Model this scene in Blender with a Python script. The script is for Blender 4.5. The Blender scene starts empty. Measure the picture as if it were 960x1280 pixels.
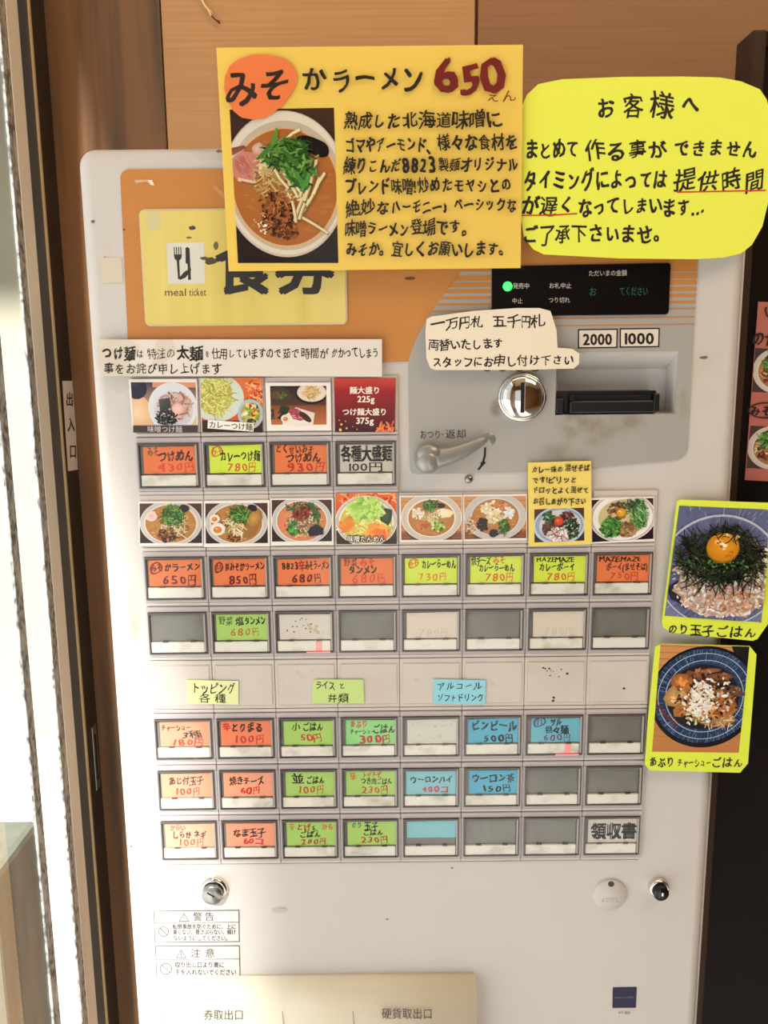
import bpy, bmesh, math, random
from mathutils import Vector, Matrix
from mathutils.geometry import tessellate_polygon

S = bpy.context.scene
C = S.collection
ZO = 1.25                                   # height of the grid line above the shop floor

# ------------------------------------------------------------------ camera
F = 1040.0
CAM = Vector((-0.0132, -0.6355, 0.14146 + ZO))
PITCH, YAW, ROLL = 0.175317, -0.002892, -0.009628
def axes():
    Rz = Matrix.Rotation(YAW, 3, 'Z')
    f = Rz @ Vector((0, math.cos(PITCH), -math.sin(PITCH)))
    u = Rz @ Vector((0, math.sin(PITCH), math.cos(PITCH)))
    x = Rz @ Vector((1, 0, 0))
    c, s = math.cos(ROLL), math.sin(ROLL)
    return c * x + s * u, -s * x + c * u, f
AX, AU, AF = axes()
cam = bpy.data.objects.new('camera', bpy.data.cameras.new('camera'))
C.objects.link(cam)
cam.matrix_world = Matrix(((AX.x, AU.x, -AF.x, CAM.x), (AX.y, AU.y, -AF.y, CAM.y), (AX.z, AU.z, -AF.z, CAM.z), (0, 0, 0, 1)))
cam.data.sensor_fit = 'VERTICAL'
cam.data.sensor_height = 32.0
cam.data.lens = 32.0 * F / 1280.0
cam.data.clip_start = 0.02
S.camera = cam
S.view_settings.view_transform = 'Standard'
S.view_settings.look = 'None'
S.view_settings.gamma = 1.0
S.view_settings.use_curve_mapping = False
S.view_settings.exposure = 0.08
S.cycles.max_bounces = 8
S.cycles.transparent_max_bounces = 12

# ------------------------------------------------------------------ daylight, lamps
w = bpy.data.worlds.new('daylight'); S.world = w; w.use_nodes = True
bg = w.node_tree.nodes['Background']
bg.inputs[0].default_value = (0.93, 0.96, 1.0, 1)
bg.inputs[1].default_value = 0.78
def light(name, kind, loc, rot, energy, color, **k):
    d = bpy.data.lights.new(name, kind); d.energy = energy; d.color = color
    for a, b in k.items(): setattr(d, a, b)
    o = bpy.data.objects.new(name, d); C.objects.link(o); o.location = loc; o.rotation_euler = rot
    return o
light('sun', 'SUN', (0, 0, 8), (math.radians(50), 0, math.radians(-12)), 15.0, (1, .96, .9), angle=math.radians(6))
light('ceiling_lamp_light', 'AREA', (0.9, -0.75, 2.36), (math.radians(20), 0, 0), 9, (1, .74, .48), shape='RECTANGLE', size=.9, size_y=.5)
light('counter_lamp_light', 'AREA', (0.0, -0.15, 2.4), (math.radians(25), 0, 0), 2.5, (1, .74, .48), shape='RECTANGLE', size=.9, size_y=.25)

light('doorway_daylight', 'AREA', (-.85, -.7, .9), (0, math.radians(-90), 0), 2.5, (.97, .98, 1), shape='RECTANGLE', size=1.9, size_y=1.0)

# ------------------------------------------------------------------ colour / materials
def lin(v):
    v /= 255.0
    return v / 12.92 if v <= .04045 else ((v + .055) / 1.055) ** 2.4
def rgb(c): return (lin(c[0]), lin(c[1]), lin(c[2]), 1)
M = {}
def mat(name, col, rough=.5, metal=0, spec=.5, noise=None, bump=None, emit=None, stains=None, coat=0):
    """noise=(scale vec, second colour, lo, hi)  bump=(scale vec, strength)  stains=[(x,z,rx,rz,colour,strength)]"""
    m = bpy.data.materials.new(name); m.use_nodes = True
    nt = m.node_tree; b = nt.nodes['Principled BSDF']
    b.inputs['Base Color'].default_value = rgb(col)
    b.inputs['Roughness'].default_value = rough
    b.inputs['Metallic'].default_value = metal
    b.inputs['Specular IOR Level'].default_value = spec
    b.inputs['Coat Weight'].default_value = coat
    N = nt.nodes.new; L = nt.links.new
    geo = N('ShaderNodeNewGeometry')
    cur = None
    def nz(scale, detail=4):
        mp = N('ShaderNodeMapping'); mp.inputs['Scale'].default_value = scale
        L(geo.outputs['Position'], mp.inputs[0])
        n = N('ShaderNodeTexNoise'); n.inputs['Scale'].default_value = 1; n.inputs['Detail'].default_value = detail
        L(mp.outputs[0], n.inputs['Vector']); return n.outputs[0]
    def mixc(fac, a, bcol):
        mx = N('ShaderNodeMix'); mx.data_type = 'RGBA'
        if fac is not None: L(fac, mx.inputs[0])
        if a is None: mx.inputs[6].default_value = rgb(col)
        else: L(a, mx.inputs[6])
        mx.inputs[7].default_value = rgb(bcol)
        return mx.outputs[2]
    def ramp(src, lo, hi):
        r = N('ShaderNodeMapRange'); r.inputs[1].default_value = lo; r.inputs[2].default_value = hi
        L(src, r.inputs[0]); return r.outputs[0]
    if noise:
        for nn in (noise if isinstance(noise, list) else [noise]):
            cur = mixc(ramp(nz(nn[0]), nn[2], nn[3]), cur, nn[1])
    if stains:
        sep = N('ShaderNodeSeparateXYZ'); L(geo.outputs['Position'], sep.inputs[0])
        n1 = ramp(nz((60, 60, 60), 6), .35, .7)
        def mth(op, a, b2=None):
            q = N('ShaderNodeMath'); q.operation = op
            for i, v in enumerate((a, b2)):
                if v is None: continue
                if isinstance(v, (int, float)): q.inputs[i].default_value = v
                else: L(v, q.inputs[i])
            return q.outputs[0]
        for (x, z, rx, rz, sc, st) in stains:
            dx = mth('DIVIDE', mth('SUBTRACT', sep.outputs[0], x), rx)
            dz = mth('DIVIDE', mth('SUBTRACT', sep.outputs[2], z), rz)
            d = mth('ADD', mth('MULTIPLY', dx, dx), mth('MULTIPLY', dz, dz))
            fm = mth('MAXIMUM', mth('SUBTRACT', 1.0, d), 0.0)
            cur = mixc(mth('MULTIPLY', mth('MULTIPLY', fm, n1), st), cur, sc)
    if cur is not None: L(cur, b.inputs['Base Color'])
    if bump:
        bp = N('ShaderNodeBump'); bp.inputs['Strength'].default_value = bump[1]; bp.inputs['Distance'].default_value = .001
        L(nz(bump[0]), bp.inputs['Height']); L(bp.outputs[0], b.inputs['Normal'])
    if emit:
        b.inputs['Emission Color'].default_value = rgb(emit[0]); b.inputs['Emission Strength'].default_value = emit[1]
    M[name] = m
    return m
def ray(px, py):
    return ((px - 480) / F * AX - (py - 640) / F * AU + AF)
def hit_y(px, py, y=0.0):                    # where a sight line of the photograph meets the plane Y = y
    d = ray(px, py); t = (y - CAM.y) / d.y; return CAM + t * d
def hit_x(px, py, x):
    d = ray(px, py); t = (x - CAM.x) / d.x; return CAM + t * d
def XZ(px, py, h=0.0):
    p = hit_y(px, py, -h); return p.x, p.z
def st(px, py, rx, ry, c, s):
    x, z = XZ(px, py); return (x, z, rx / 1630., ry / 1560., c, s)

mat('machine_white', (206, 203, 199), .38, noise=((3, 3, 3), (199, 195, 187), .4, .75),
    stains=[st(168, 780, 12, 60, (165, 160, 140), .8), st(176, 1090, 30, 120, (190, 185, 140), .8), st(250, 1096, 60, 14, (190, 188, 165), .6),
            st(133, 325, 14, 28, (195, 185, 160), .5), st(880, 460, 30, 60, (190, 175, 155), .3), st(350, 1137, 12, 6, (120, 115, 95), .9),
            st(250, 1215, 60, 12, (190, 185, 150), .7), st(700, 800, 20, 30, (190, 180, 155), .35)])
mat('cream', (232, 228, 208), .4, noise=((12, 12, 12), (220, 212, 185), .45, .8))
mat('panel_grey', (172, 171, 166), .42, metal=.15, stains=[st(620, 510, 10, 12, (120, 105, 75), .9), st(717, 530, 26, 24, (120, 105, 80), .9), st(745, 535, 30, 26, (125, 110, 85), .8),
     st(785, 525, 34, 20, (120, 105, 80), .7), st(700, 565, 30, 16, (130, 118, 95), .6), st(853, 505, 8, 20, (120, 105, 80), .7)])
mat('panel_orange', (198, 134, 66), .4, noise=((5, 5, 5), (190, 124, 58), .4, .8))
mat('bezel', (190, 184, 186), .4, noise=((14, 14, 14), (176, 168, 170), .4, .9))
mat('plate', (206, 199, 192), .42, noise=((16, 16, 16), (194, 185, 175), .5, .85))
mat('button_frame', (88, 82, 78), .25)
mat('button_grey', (128, 129, 126), .3, noise=((20, 20, 20), (108, 108, 104), .4, .8))
mat('button_side', (168, 164, 160), .2)
mat('strip_white', (240, 240, 234), .4, noise=((50, 50, 70), (196, 194, 180), .52, .75))
mat('black_plastic', (14, 14, 16), .35)
mat('display_black', (14, 10, 9), .3, spec=.15)
mat('chrome', (225, 222, 215), .07, metal=1)
mat('steel', (150, 150, 148), .3, metal=1)
mat('lever_grey', (150, 152, 148), .3, metal=.3)
mat('dark_hole', (8, 8, 8), .8)
mat('sign_yellow', (226, 208, 118), .2, noise=((60, 5, 3), (214, 196, 104), .4, .7), coat=.3)
mat('sign_rim', (205, 196, 160), .3)
mat('wall_beige', (192, 146, 98), .55, noise=[((5, 5, 300), (178, 130, 84), .4, .8), ((3, 3, 8), (196, 152, 104), .45, .8)], bump=((6, 10, 160), .15))
mat('wall_brown', (152, 110, 72), .55, noise=[((5, 5, 330), (140, 100, 63), .4, .8)], bump=((6, 10, 160), .15))
mat('post_brown', (128, 90, 58), .45, noise=[((46, 40, 2.2), (84, 64, 46), .4, .68), ((20, 20, 1), (160, 106, 60), .58, .8)])
mat('jamb_black', (30, 26, 24), .35, noise=((12, 12, 3), (46, 40, 36), .5, .8))
mat('rubber', (66, 78, 88), .4)
mat('brass', (214, 190, 150), .4, metal=.2)
mat('aluminium', (240, 240, 230), .35, noise=((14, 14, 2.5), (216, 212, 198), .45, .75))
mat('aluminium_worn', (172, 172, 168), .6, noise=[((260, 260, 130), (84, 86, 86), .42, .62), ((90, 90, 30), (196, 196, 192), .5, .7)], bump=((200, 200, 120), .6))
mat('partition', (22, 15, 11), .5, spec=.1, noise=((30, 30, 2), (18, 12, 9), .4, .7))
mat('partition_edge', (60, 44, 34), .5, spec=.15)
mat('floor_tile', (206, 206, 205), .5, noise=((4, 4, 4), (192, 192, 190), .4, .7))
mat('ceiling_paint', (208, 190, 166), .8)
mat('outdoor_wall', (146, 142, 128), .8, noise=((2, 2, 2), (154, 150, 134), .4, .7))
mat('outdoor_ground', (206, 202, 194), .8, noise=((3, 3, 3), (180, 176, 166), .4, .7))
mat('outdoor_grey', (112, 118, 108), .7, noise=((16, 16, 5), (84, 90, 78), .4, .7))
mat('shade_eaves_grey', (70, 70, 70), .8)
mat('lamp_white', (255, 240, 220), .5, emit=((255, 214, 160), 3.0))
mat('string', (238, 214, 158), .6)
mat('string_tip', (100, 40, 20), .6)
mat('led_green', (60, 255, 90), .3, emit=((40, 255, 70), 4.0))
mat('led_red', (250, 170, 170), .4, emit=((255, 70, 90), .28))
def vmat(name, rough, coat=0, spec=.4, emit=0):
    m = bpy.data.materials.new(name); m.use_nodes = True; nt = m.node_tree
    b = nt.nodes['Principled BSDF']; b.inputs['Roughness'].default_value = rough; b.inputs['Coat Weight'].default_value = coat
    b.inputs['Specular IOR Level'].default_value = spec; b.inputs['Coat Roughness'].default_value = .08
    a = nt.nodes.new('ShaderNodeVertexColor'); a.layer_name = 'Col'
    nt.links.new(a.outputs[0], b.inputs['Base Color'])
    if emit:
        nt.links.new(a.outputs[0], b.inputs['Emission Color']); b.inputs['Emission Strength'].default_value = emit
    M[name] = m
vmat('print_matt', .55)
vmat('print_gloss', .22, 0, .4)
vmat('print_glow', .4, 0, .3, .5)
def clear(name, rough, amount, tint=(1, 1, 1), bumpy=0):
    m = bpy.data.materials.new(name); m.use_nodes = True; nt = m.node_tree; nt.nodes.clear()
    o = nt.nodes.new('ShaderNodeOutputMaterial'); mx = nt.nodes.new('ShaderNodeMixShader')
    t = nt.nodes.new('ShaderNodeBsdfTransparent'); g = nt.nodes.new('ShaderNodeBsdfGlossy'); fr = nt.nodes.new('ShaderNodeFresnel')
    t.inputs[0].default_value = (*tint, 1); g.inputs['Roughness'].default_value = rough; fr.inputs[0].default_value = amount
    if bumpy:
        n = nt.nodes.new('ShaderNodeTexNoise'); n.inputs['Scale'].default_value = 90; n.inputs['Detail'].default_value = 5
        tc = nt.nodes.new('ShaderNodeNewGeometry'); nt.links.new(tc.outputs['Position'], n.inputs['Vector'])
        bp = nt.nodes.new('ShaderNodeBump'); bp.inputs['Strength'].default_value = bumpy; bp.inputs['Distance'].default_value = .004
        nt.links.new(n.outputs[0], bp.inputs['Height']); nt.links.new(bp.outputs[0], g.inputs['Normal'])
    gb = nt.nodes.new('ShaderNodeNewGeometry'); iv = nt.nodes.new('ShaderNodeMath'); iv.operation = 'SUBTRACT'; iv.inputs[0].default_value = 1
    ml = nt.nodes.new('ShaderNodeMath'); ml.operation = 'MULTIPLY'                # only the outer face reflects: no false inner reflection in thin film
    nt.links.new(gb.outputs['Backfacing'], iv.inputs[1]); nt.links.new(iv.outputs[0], ml.inputs[0]); nt.links.new(fr.outputs[0], ml.inputs[1])
    nt.links.new(ml.outputs[0], mx.inputs[0]); nt.links.new(t.outputs[0], mx.inputs[1]); nt.links.new(g.outputs[0], mx.inputs[2])
    nt.links.new(mx.outputs[0], o.inputs[0]); M[name] = m
clear('clear_acrylic', .05, 1.35, (.97, .97, .96))
clear('laminate', .08, 1.25, (.99, .99, .98))
clear('tape', .15, 1.35, (.985, .98, .96), .5)
clear('window_glass', .0, 1.45, (.98, 1, .99))

# ------------------------------------------------------------------ mesh helpers
def link(name, me, parent=None, m=None):
    o = bpy.data.objects.new(name, me); C.objects.link(o)
    if parent is not None: o.parent = parent
    if m is not None and not me.materials:
        for q in (m if isinstance(m, (list, tuple)) else [m]): me.materials.append(M[q])
    return o
def thing(name, label, cat, loc=(0, 0, 0), group=None):
    o = bpy.data.objects.new(name, None); C.objects.link(o); o.empty_display_size = .05
    o.location = loc; o['label'] = label; o['category'] = cat
    if group: o['group'] = group
    return o
def struct(o):
    o['kind'] = 'structure'; return o
class MB:
    def __init__(s): s.bm = bmesh.new()
    def box(s, x0, x1, y0, y1, z0, z1, mi=0, bev=0, seg=2):
        r = bmesh.ops.create_cube(s.bm, size=1)
        vs = r['verts']
        for v in vs: v.co = Vector(((x0 + x1) / 2 + v.co.x * (x1 - x0), (y0 + y1) / 2 + v.co.y * (y1 - y0), (z0 + z1) / 2 + v.co.z * (z1 - z0)))
        fs = {f for v in vs for f in v.link_faces}
        for f in fs: f.material_index = mi
        if bev:
            es = list({e for v in vs for e in v.link_edges})
            r = bmesh.ops.bevel(s.bm, geom=es, offset=bev, segments=seg, affect='EDGES', profile=.5)
            for f in r['faces']: f.material_index = mi
        return s
    def prism(s, pts, y0, y1, mi=0, bev=0):   # outline in XZ pushed from y0 (front) to y1 (back)
        a = [s.bm.verts.new((x, y0, z)) for x, z in pts]; b = [s.bm.verts.new((x, y1, z)) for x, z in pts]
        n = len(pts)
        fs = [s.bm.faces.new(a), s.bm.faces.new(b[::-1])]
        fr = [s.bm.faces.new((a[i], b[i], b[(i + 1) % n], a[(i + 1) % n])) for i in range(n)]
        for f in fs + fr: f.material_index = mi
        if bev:
            bmesh.ops.bevel(s.bm, geom=list(fs[0].edges), offset=bev, segments=2, affect='EDGES', profile=.5)
        return s
    def tube(s, pts, rads, n=10, mi=0, caps=True):
        rings = []
        for i, p in enumerate(pts):
            p = Vector(p); a = Vector(pts[max(i - 1, 0)]); b = Vector(pts[min(i + 1, len(pts) - 1)])
            d = (b - a).normalized(); u = d.orthogonal().normalized()
            if i and rings: u = (u0 - u0.dot(d) * d).normalized()
            u0 = u; v = d.cross(u); r = rads[i] if isinstance(rads, (list, tuple)) else rads
            rings.append([s.bm.verts.new(p + r * (math.cos(t) * u + math.sin(t) * v)) for t in [2 * math.pi * k / n for k in range(n)]])
        for i in range(len(rings) - 1):
            for k in range(n):
                f = s.bm.faces.new((rings[i][k], rings[i][(k + 1) % n], rings[i + 1][(k + 1) % n], rings[i + 1][k])); f.material_index = mi; f.smooth = True
        if caps:
            for r in (rings[0][::-1], rings[-1]):
                s.bm.faces.new(r).material_index = mi
        return s
    def lathe(s, c, prof, n=40, mi=0, sx=1, sz=1):   # axis -Y; prof = [(radius, y)]
        rings = [[s.bm.verts.new((c[0] + r * sx * math.cos(2 * math.pi * k / n), y, c[1] + r * sz * math.sin(2 * math.pi * k / n))) for k in range(n)] if r > 1e-6 else [s.bm.verts.new((c[0], y, c[1]))] for r, y in prof]
        for a, b in zip(rings, rings[1:]):
            for k in range(n):
                if len(a) == 1 and len(b) == 1: continue
                if len(b) == 1: f = s.bm.faces.new((a[k], a[(k + 1) % n], b[0]))
                elif len(a) == 1: f = s.bm.faces.new((a[0], b[(k + 1) % n], b[k]))
                else: f = s.bm.faces.new((a[k], a[(k + 1) % n], b[(k + 1) % n], b[k]))
                f.material_index = mi; f.smooth = True
        return s
    def mesh(s, name):
        bmesh.ops.recalc_face_normals(s.bm, faces=s.bm.faces)
        me = bpy.data.meshes.new(name); s.bm.to_mesh(me); s.bm.free(); return me
    def build(s, name, m, parent=None): return link(name, s.mesh(name), parent, m)
def rrect(x0, x1, z0, z1, r, n=5):
    out = []
    for cx, cz, a0 in ((x1 - r, z1 - r, 0), (x0 + r, z1 - r, 90), (x0 + r, z0 + r, 180), (x1 - r, z0 + r, 270)):
        for k in range(n + 1):
            a = math.radians(a0 + 90 * k / n); out.append((cx + r * math.cos(a), cz + r * math.sin(a)))
    return out
def smooth_outline(pts, it=2):
    for _ in range(it):
        q = []
        for i in range(len(pts)):
            a, b = pts[i], pts[(i + 1) % len(pts)]
            q += [(a[0] * .75 + b[0] * .25, a[1] * .75 + b[1] * .25), (a[0] * .25 + b[0] * .75, a[1] * .25 + b[1] * .75)]
        pts = q
    return pts
def outline(pxs, h): return [XZ(x, y, h) for x, y in pxs]

# ------------------------------------------------------------------ glyphs
_g = {}
def glyph(ch, bold):
    k = ch
    if k not in _g:
        c = bpy.data.curves.new('g', 'FONT'); c.body = ch; c.size = 1; c.resolution_u = 2; c.fill_mode = 'FRONT'
        o = bpy.data.objects.new('g', c); C.objects.link(o)
        bpy.context.view_layer.update()
        me = bpy.data.meshes.new_from_object(o.evaluated_get(bpy.context.evaluated_depsgraph_get()))
        v = [(p.co.x, p.co.y) for p in me.vertices]; f = [tuple(p.vertices) for p in me.polygons]
        bpy.data.objects.remove(o); bpy.data.curves.remove(c); bpy.data.meshes.remove(me)
        if ord(ch) > 0x2000: adv, ox = 1.0, 0.0
        elif v:
            xs = [p[0] for p in v]; adv, ox = max(xs) - min(xs) + .09, min(xs) - .045
        else: adv, ox = .3, 0
        _g[k] = (v, f, adv, ox)
    return _g[k]

# ------------------------------------------------------------------ flat print
class Print:
    """Flat print and cut paper on a real plane. Coordinates are given as seen in the photograph and carried to the plane."""
    def __init__(s, h=0.0, tilt=(0, 0), plane=None, step=1.6e-6):
        s.h, s.tilt, s.plane, s.step, s.layer = h, tilt, plane, step, 0.0
        s.v, s.f, s.c = [], [], []
        s.quad = None; s.rng = random.Random(7)
    def to3(s, px, py):
        if s.plane is not None:
            p = hit_x(px, py, s.plane); p.x += s.layer; return p
        tx, tz = s.tilt
        d = ray(px, py); y0 = -s.h
        if tx or tz:
            n = Vector((tx, 1, tz)); t = (n.dot(Vector((s.ref[0], y0, s.ref[1]))) - n.dot(CAM)) / n.dot(d)
        else: t = (y0 - CAM.y) / d.y
        p = CAM + t * d; p.y -= s.layer; return p
    def fan(s, pts, cols, up=True):             # pts[0] is the hub when cols differ
        if up: s.layer += s.step
        b = len(s.v)
        s.v += [s.to3(*p) for p in pts]; s.c += cols
        return b
    def poly(s, pts, col):
        if len(pts) < 3: return
        s.layer += s.step; b = len(s.v)
        s.v += [s.to3(*p) for p in pts]; s.c += [col] * len(pts)
        for t in tessellate_polygon([[Vector((p[0], p[1], 0)) for p in pts]]): s.f.append(tuple(b + i for i in t))
    def tri(s, tris):                           # list of ((x,y,col)*3)
        for t in tris:
            b = len(s.v); s.v += [s.to3(q[0], q[1]) for q in t]; s.c += [q[2] for q in t]; s.f.append((b, b + 1, b + 2))
    def text(s, t, x0, x1, yc, h, col, bold=.0, hand=1, slope=0, slant=0, vary=.12):
        gs = [glyph(ch, bold) for ch in t]
        wadv = [g[2] * .72 if hand and ch == '円' else g[2] + (.16 if hand and ch.isdigit() and len(t) > 3 else 0) for ch, g in zip(t, gs)]
        tot = sum(wadv) or 1; sx = (x1 - x0) / tot
        bx = min(bold * h / sx, .055)
        offs = [(0, 0)] if bold < .005 else [(bx, bold * .7), (-bx, bold * .7), (bx, -bold * .7), (-bx, -bold * .7)]
        for off in offs:                       # each pass of the pen lies a hair above the last
            s.layer += s.step; R = random.Random(hash_(t)); x = x0
            for ch, g, adv in zip(t, gs, wadv):
                v, f, adv0, ox = g
                sc = 1 + (R.uniform(-vary, vary) if hand else 0)
                if hand and 0x3040 < ord(ch) < 0x3100: sc *= .94
                rot = R.uniform(-.1, .1) if hand else 0; dy = R.uniform(-.05, .05) if hand else 0
                p1, p2, p3 = R.uniform(0, 6), R.uniform(0, 6), R.uniform(0, 6)
                cx = ox + adv0 / 2; b = len(s.v); kx = .72 if hand and ch == '円' else 1; kb = .5 if (hand and ord(ch) > 0x4E00) else 1
                for (gx, gy) in v:
                    ax, ay = (gx + off[0] * kb - cx) * sc * kx, (gy + off[1] * kb - .38) * sc
                    if hand:
                        ax, ay = ax + .045 * math.sin(5 * ay + p1) + .015 * math.sin(13 * ay + p3), ay + .05 * math.sin(4.5 * ax + p2) + .08 * ax
                    ax, ay = ax * math.cos(rot) - ay * math.sin(rot) + slant * ay, ax * math.sin(rot) + ay * math.cos(rot) + dy
                    X = x + (adv / 2 + ax) * sx
                    Y = yc + slope * (X - x0) / max(x1 - x0, 1) - ay * h
                    s.v.append(s.to3(X, Y)); s.c.append(col)
                s.f += [tuple(b + i for i in q) for q in f]
                x += adv * sx
    def line(s, pts, wd, col):
        for (a, b) in zip(pts, pts[1:]):
            s.layer += s.step * .4
            dx, dy = b[0] - a[0], b[1] - a[1]; L = math.hypot(dx, dy) or 1
            nx, ny = -dy / L * wd / 2, dx / L * wd / 2; ex, ey = dx / L * wd * .3, dy / L * wd * .3
            q = [(a[0] + nx - ex, a[1] + ny - ey), (b[0] + nx + ex, b[1] + ny + ey), (b[0] - nx + ex, b[1] - ny + ey), (a[0] - nx - ex, a[1] - ny - ey)]
            k = len(s.v); s.v += [s.to3(*p) for p in q]; s.c += [col] * 4; s.f += [(k, k + 1, k + 2), (k, k + 2, k + 3)]
    def ring(s, cx, cy, rx, ry, wd, col, n=28):
        s.line([(cx + rx * math.cos(2 * math.pi * k / n), cy + ry * math.sin(2 * math.pi * k / n)) for k in range(n + 1)], wd, col)
    def blob(s, cx, cy, rx, ry, col, n=10, wob=.25):
        R = s.rng
        s.poly([(cx + rx * math.cos(2 * math.pi * k / n) * (1 + R.uniform(-wob, wob)), cy + ry * math.sin(2 * math.pi * k / n) * (1 + R.uniform(-wob, wob))) for k in range(n)], col)
    # ---- picture space: u in 0..A, v in 0..1 inside a quad, everything cut at its border
    def frame(s, q, A):
        s.quad, s.A = q, A
    def _uv(s, u, v):
        u /= s.A; q = s.quad
        return ((q[0][0] * (1 - u) + q[1][0] * u) * (1 - v) + (q[3][0] * (1 - u) + q[2][0] * u) * v,
                (q[0][1] * (1 - u) + q[1][1] * u) * (1 - v) + (q[3][1] * (1 - u) + q[2][1] * u) * v)
    def _clip(s, poly):
        for ax, lim, sg in ((0, 0, 1), (0, s.A, -1), (1, 0, 1), (1, 1, -1)):
            out = []
            for i in range(len(poly)):
                a, b = poly[i - 1], poly[i]
                da, db = sg * (a[ax] - lim), sg * (b[ax] - lim)
                if (da >= 0) != (db >= 0):
                    t = da / (da - db)
                    out.append((a[0] + (b[0] - a[0]) * t, a[1] + (b[1] - a[1]) * t, tuple(a[2][k] + (b[2][k] - a[2][k]) * t for k in range(3))))
                if db >= 0: out.append(b)
            poly = out
            if not poly: break
        return poly
    def pc(s, poly):                            # convex polygon with a colour per corner
        poly = s._clip(poly)
        if len(poly) < 3: return
        b = len(s.v)
        for u, v, c in poly: s.v.append(s.to3(*s._uv(u, v))); s.c.append(c)
        for i in range(1, len(poly) - 1): s.f.append((b, b + i, b + i + 1))
    def rect(s, u0, v0, u1, v1, c0, c1=None):
        s.layer += s.step; c1 = c1 or c0
        s.pc([(u0, v0, c0), (u1, v0, c0), (u1, v1, c1), (u0, v1, c1)])
    def ell(s, cx, cy, rx, ry, c0, c1=None, n=30, wob=0, a0=0, rot=0):
        s.layer += s.step; c1 = c1 or c0; R = s.rng; P = []
        cr, sr = math.cos(rot), math.sin(rot)
        for k in range(n):
            a = 2 * math.pi * k / n + a0; q = 1 + (R.uniform(-wob, wob) if wob else 0)
            x, y = rx * math.cos(a) * q, ry * math.sin(a) * q
            P.append((cx + x * cr - y * sr, cy + x * sr + y * cr))
        for k in range(n):
            a, b = P[k], P[(k + 1) % n]; s.pc([(cx, cy, c0), (a[0], a[1], c1), (b[0], b[1], c1)])
    def st(s, pts, wd, col, taper=0):
        s.layer += s.step; n = len(pts) - 1
        for i, (a, b) in enumerate(zip(pts, pts[1:])):
            dx, dy = b[0] - a[0], b[1] - a[1]; L = math.hypot(dx, dy) or 1; nx, ny = -dy / L / 2, dx / L / 2
            wa = wd * (1 - taper * abs(2 * i / n - 1)); wb = wd * (1 - taper * abs(2 * (i + 1) / n - 1))
            s.pc([(a[0] + nx * wa, a[1] + ny * wa, col), (b[0] + nx * wb, b[1] + ny * wb, col), (b[0] - nx * wb, b[1] - ny * wb, col), (a[0] - nx * wa, a[1] - ny * wa, col)])
    def jc(s, col, j=14):
        d = s.rng.uniform(-j, j); return tuple(min(255, max(0, k + d + s.rng.uniform(-j / 3, j / 3))) for k in col)
    def inside(s, cx, cy, rx, ry):
        a = s.rng.uniform(0, 2 * math.pi); r = math.sqrt(s.rng.random()); return cx + rx * r * math.cos(a), cy + ry * r * math.sin(a), a
    def strands(s, cx, cy, rx, ry, n, ln, wd, cols, curl=1.2, ang=None, spread=3.2, taper=0):
        R = s.rng
        for _ in range(n):
            x, y, _a = s.inside(cx, cy, rx, ry); a = (R.uniform(0, 6.28) if ang is None else ang + R.uniform(-spread, spread))
            k = R.uniform(-curl, curl); P = []; L = ln * R.uniform(.6, 1.2); m = 5
            for i in range(m + 1):
                P.append((x, y)); x += math.cos(a) * L / m; y += math.sin(a) * L / m; a += k / m
            x0, y0 = P[len(P) // 2]; ox, oy = P[0][0] - x0, P[0][1] - y0
            s.st([(p[0] + ox, p[1] + oy) for p in P], wd * R.uniform(.7, 1.2), s.jc(R.choice(cols)), taper)
    def bits(s, cx, cy, rx, ry, n, size, cols, asp=1.6):
        R = s.rng
        for _ in range(n):
            x, y, _a = s.inside(cx, cy, rx, ry); z = size * R.uniform(.5, 1.2)
            c = s.jc(R.choice(cols)); s.ell(x, y, z * asp ** .5, z / asp ** .5, c, s.jc(c, 12), n=R.randint(5, 8), wob=.25, rot=R.uniform(0, 3.1))
    def mesh(s, name, m):
        me = bpy.data.meshes.new(name)
        me.from_pydata([tuple(p) for p in s.v], [], s.f)
        at = me.color_attributes.new('Col', 'FLOAT_COLOR', 'POINT')
        flat = []
        for c in s.c: flat += [lin(c[0]), lin(c[1]), lin(c[2]), 1]
        at.data.foreach_set('color', flat)
        me.materials.append(M[m]); me.update()
        bm = bmesh.new(); bm.from_mesh(me)
        ref = Vector((1, 0, 0)) if s.plane is not None else Vector((0, -1, 0))
        fl = [f for f in bm.faces if f.normal.dot(ref) < 0]
        if fl: bmesh.ops.reverse_faces(bm, faces=fl)
        bm.to_mesh(me); bm.free()
        return me
    def build(s, name, parent=None, m='print_matt'): return link(name, s.mesh(name, m), parent)
def hash_(t):
    r = 17
    for ch in t: r = (r * 31 + ord(ch)) % 1000003
    return r
def sheet(name, pxs, h, col, parent=None, thick=.0004, m='print_matt', tag=None, side=None):
    """Cut paper or card with thickness: outline as seen in the photograph."""
    mb = MB().prism(outline(pxs, h), -h, -h + thick)
    me = mb.mesh(name); at = me.color_attributes.new('Col', 'FLOAT_COLOR', 'POINT')
    c = rgb(col); at.data.foreach_set('color', list(c) * len(me.vertices)); me.materials.append(M[m])
    return link(name, me, parent)
BLK, RED, DRED, ORG = (34, 26, 22), (196, 52, 44), (120, 24, 22), (222, 98, 52)

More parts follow.
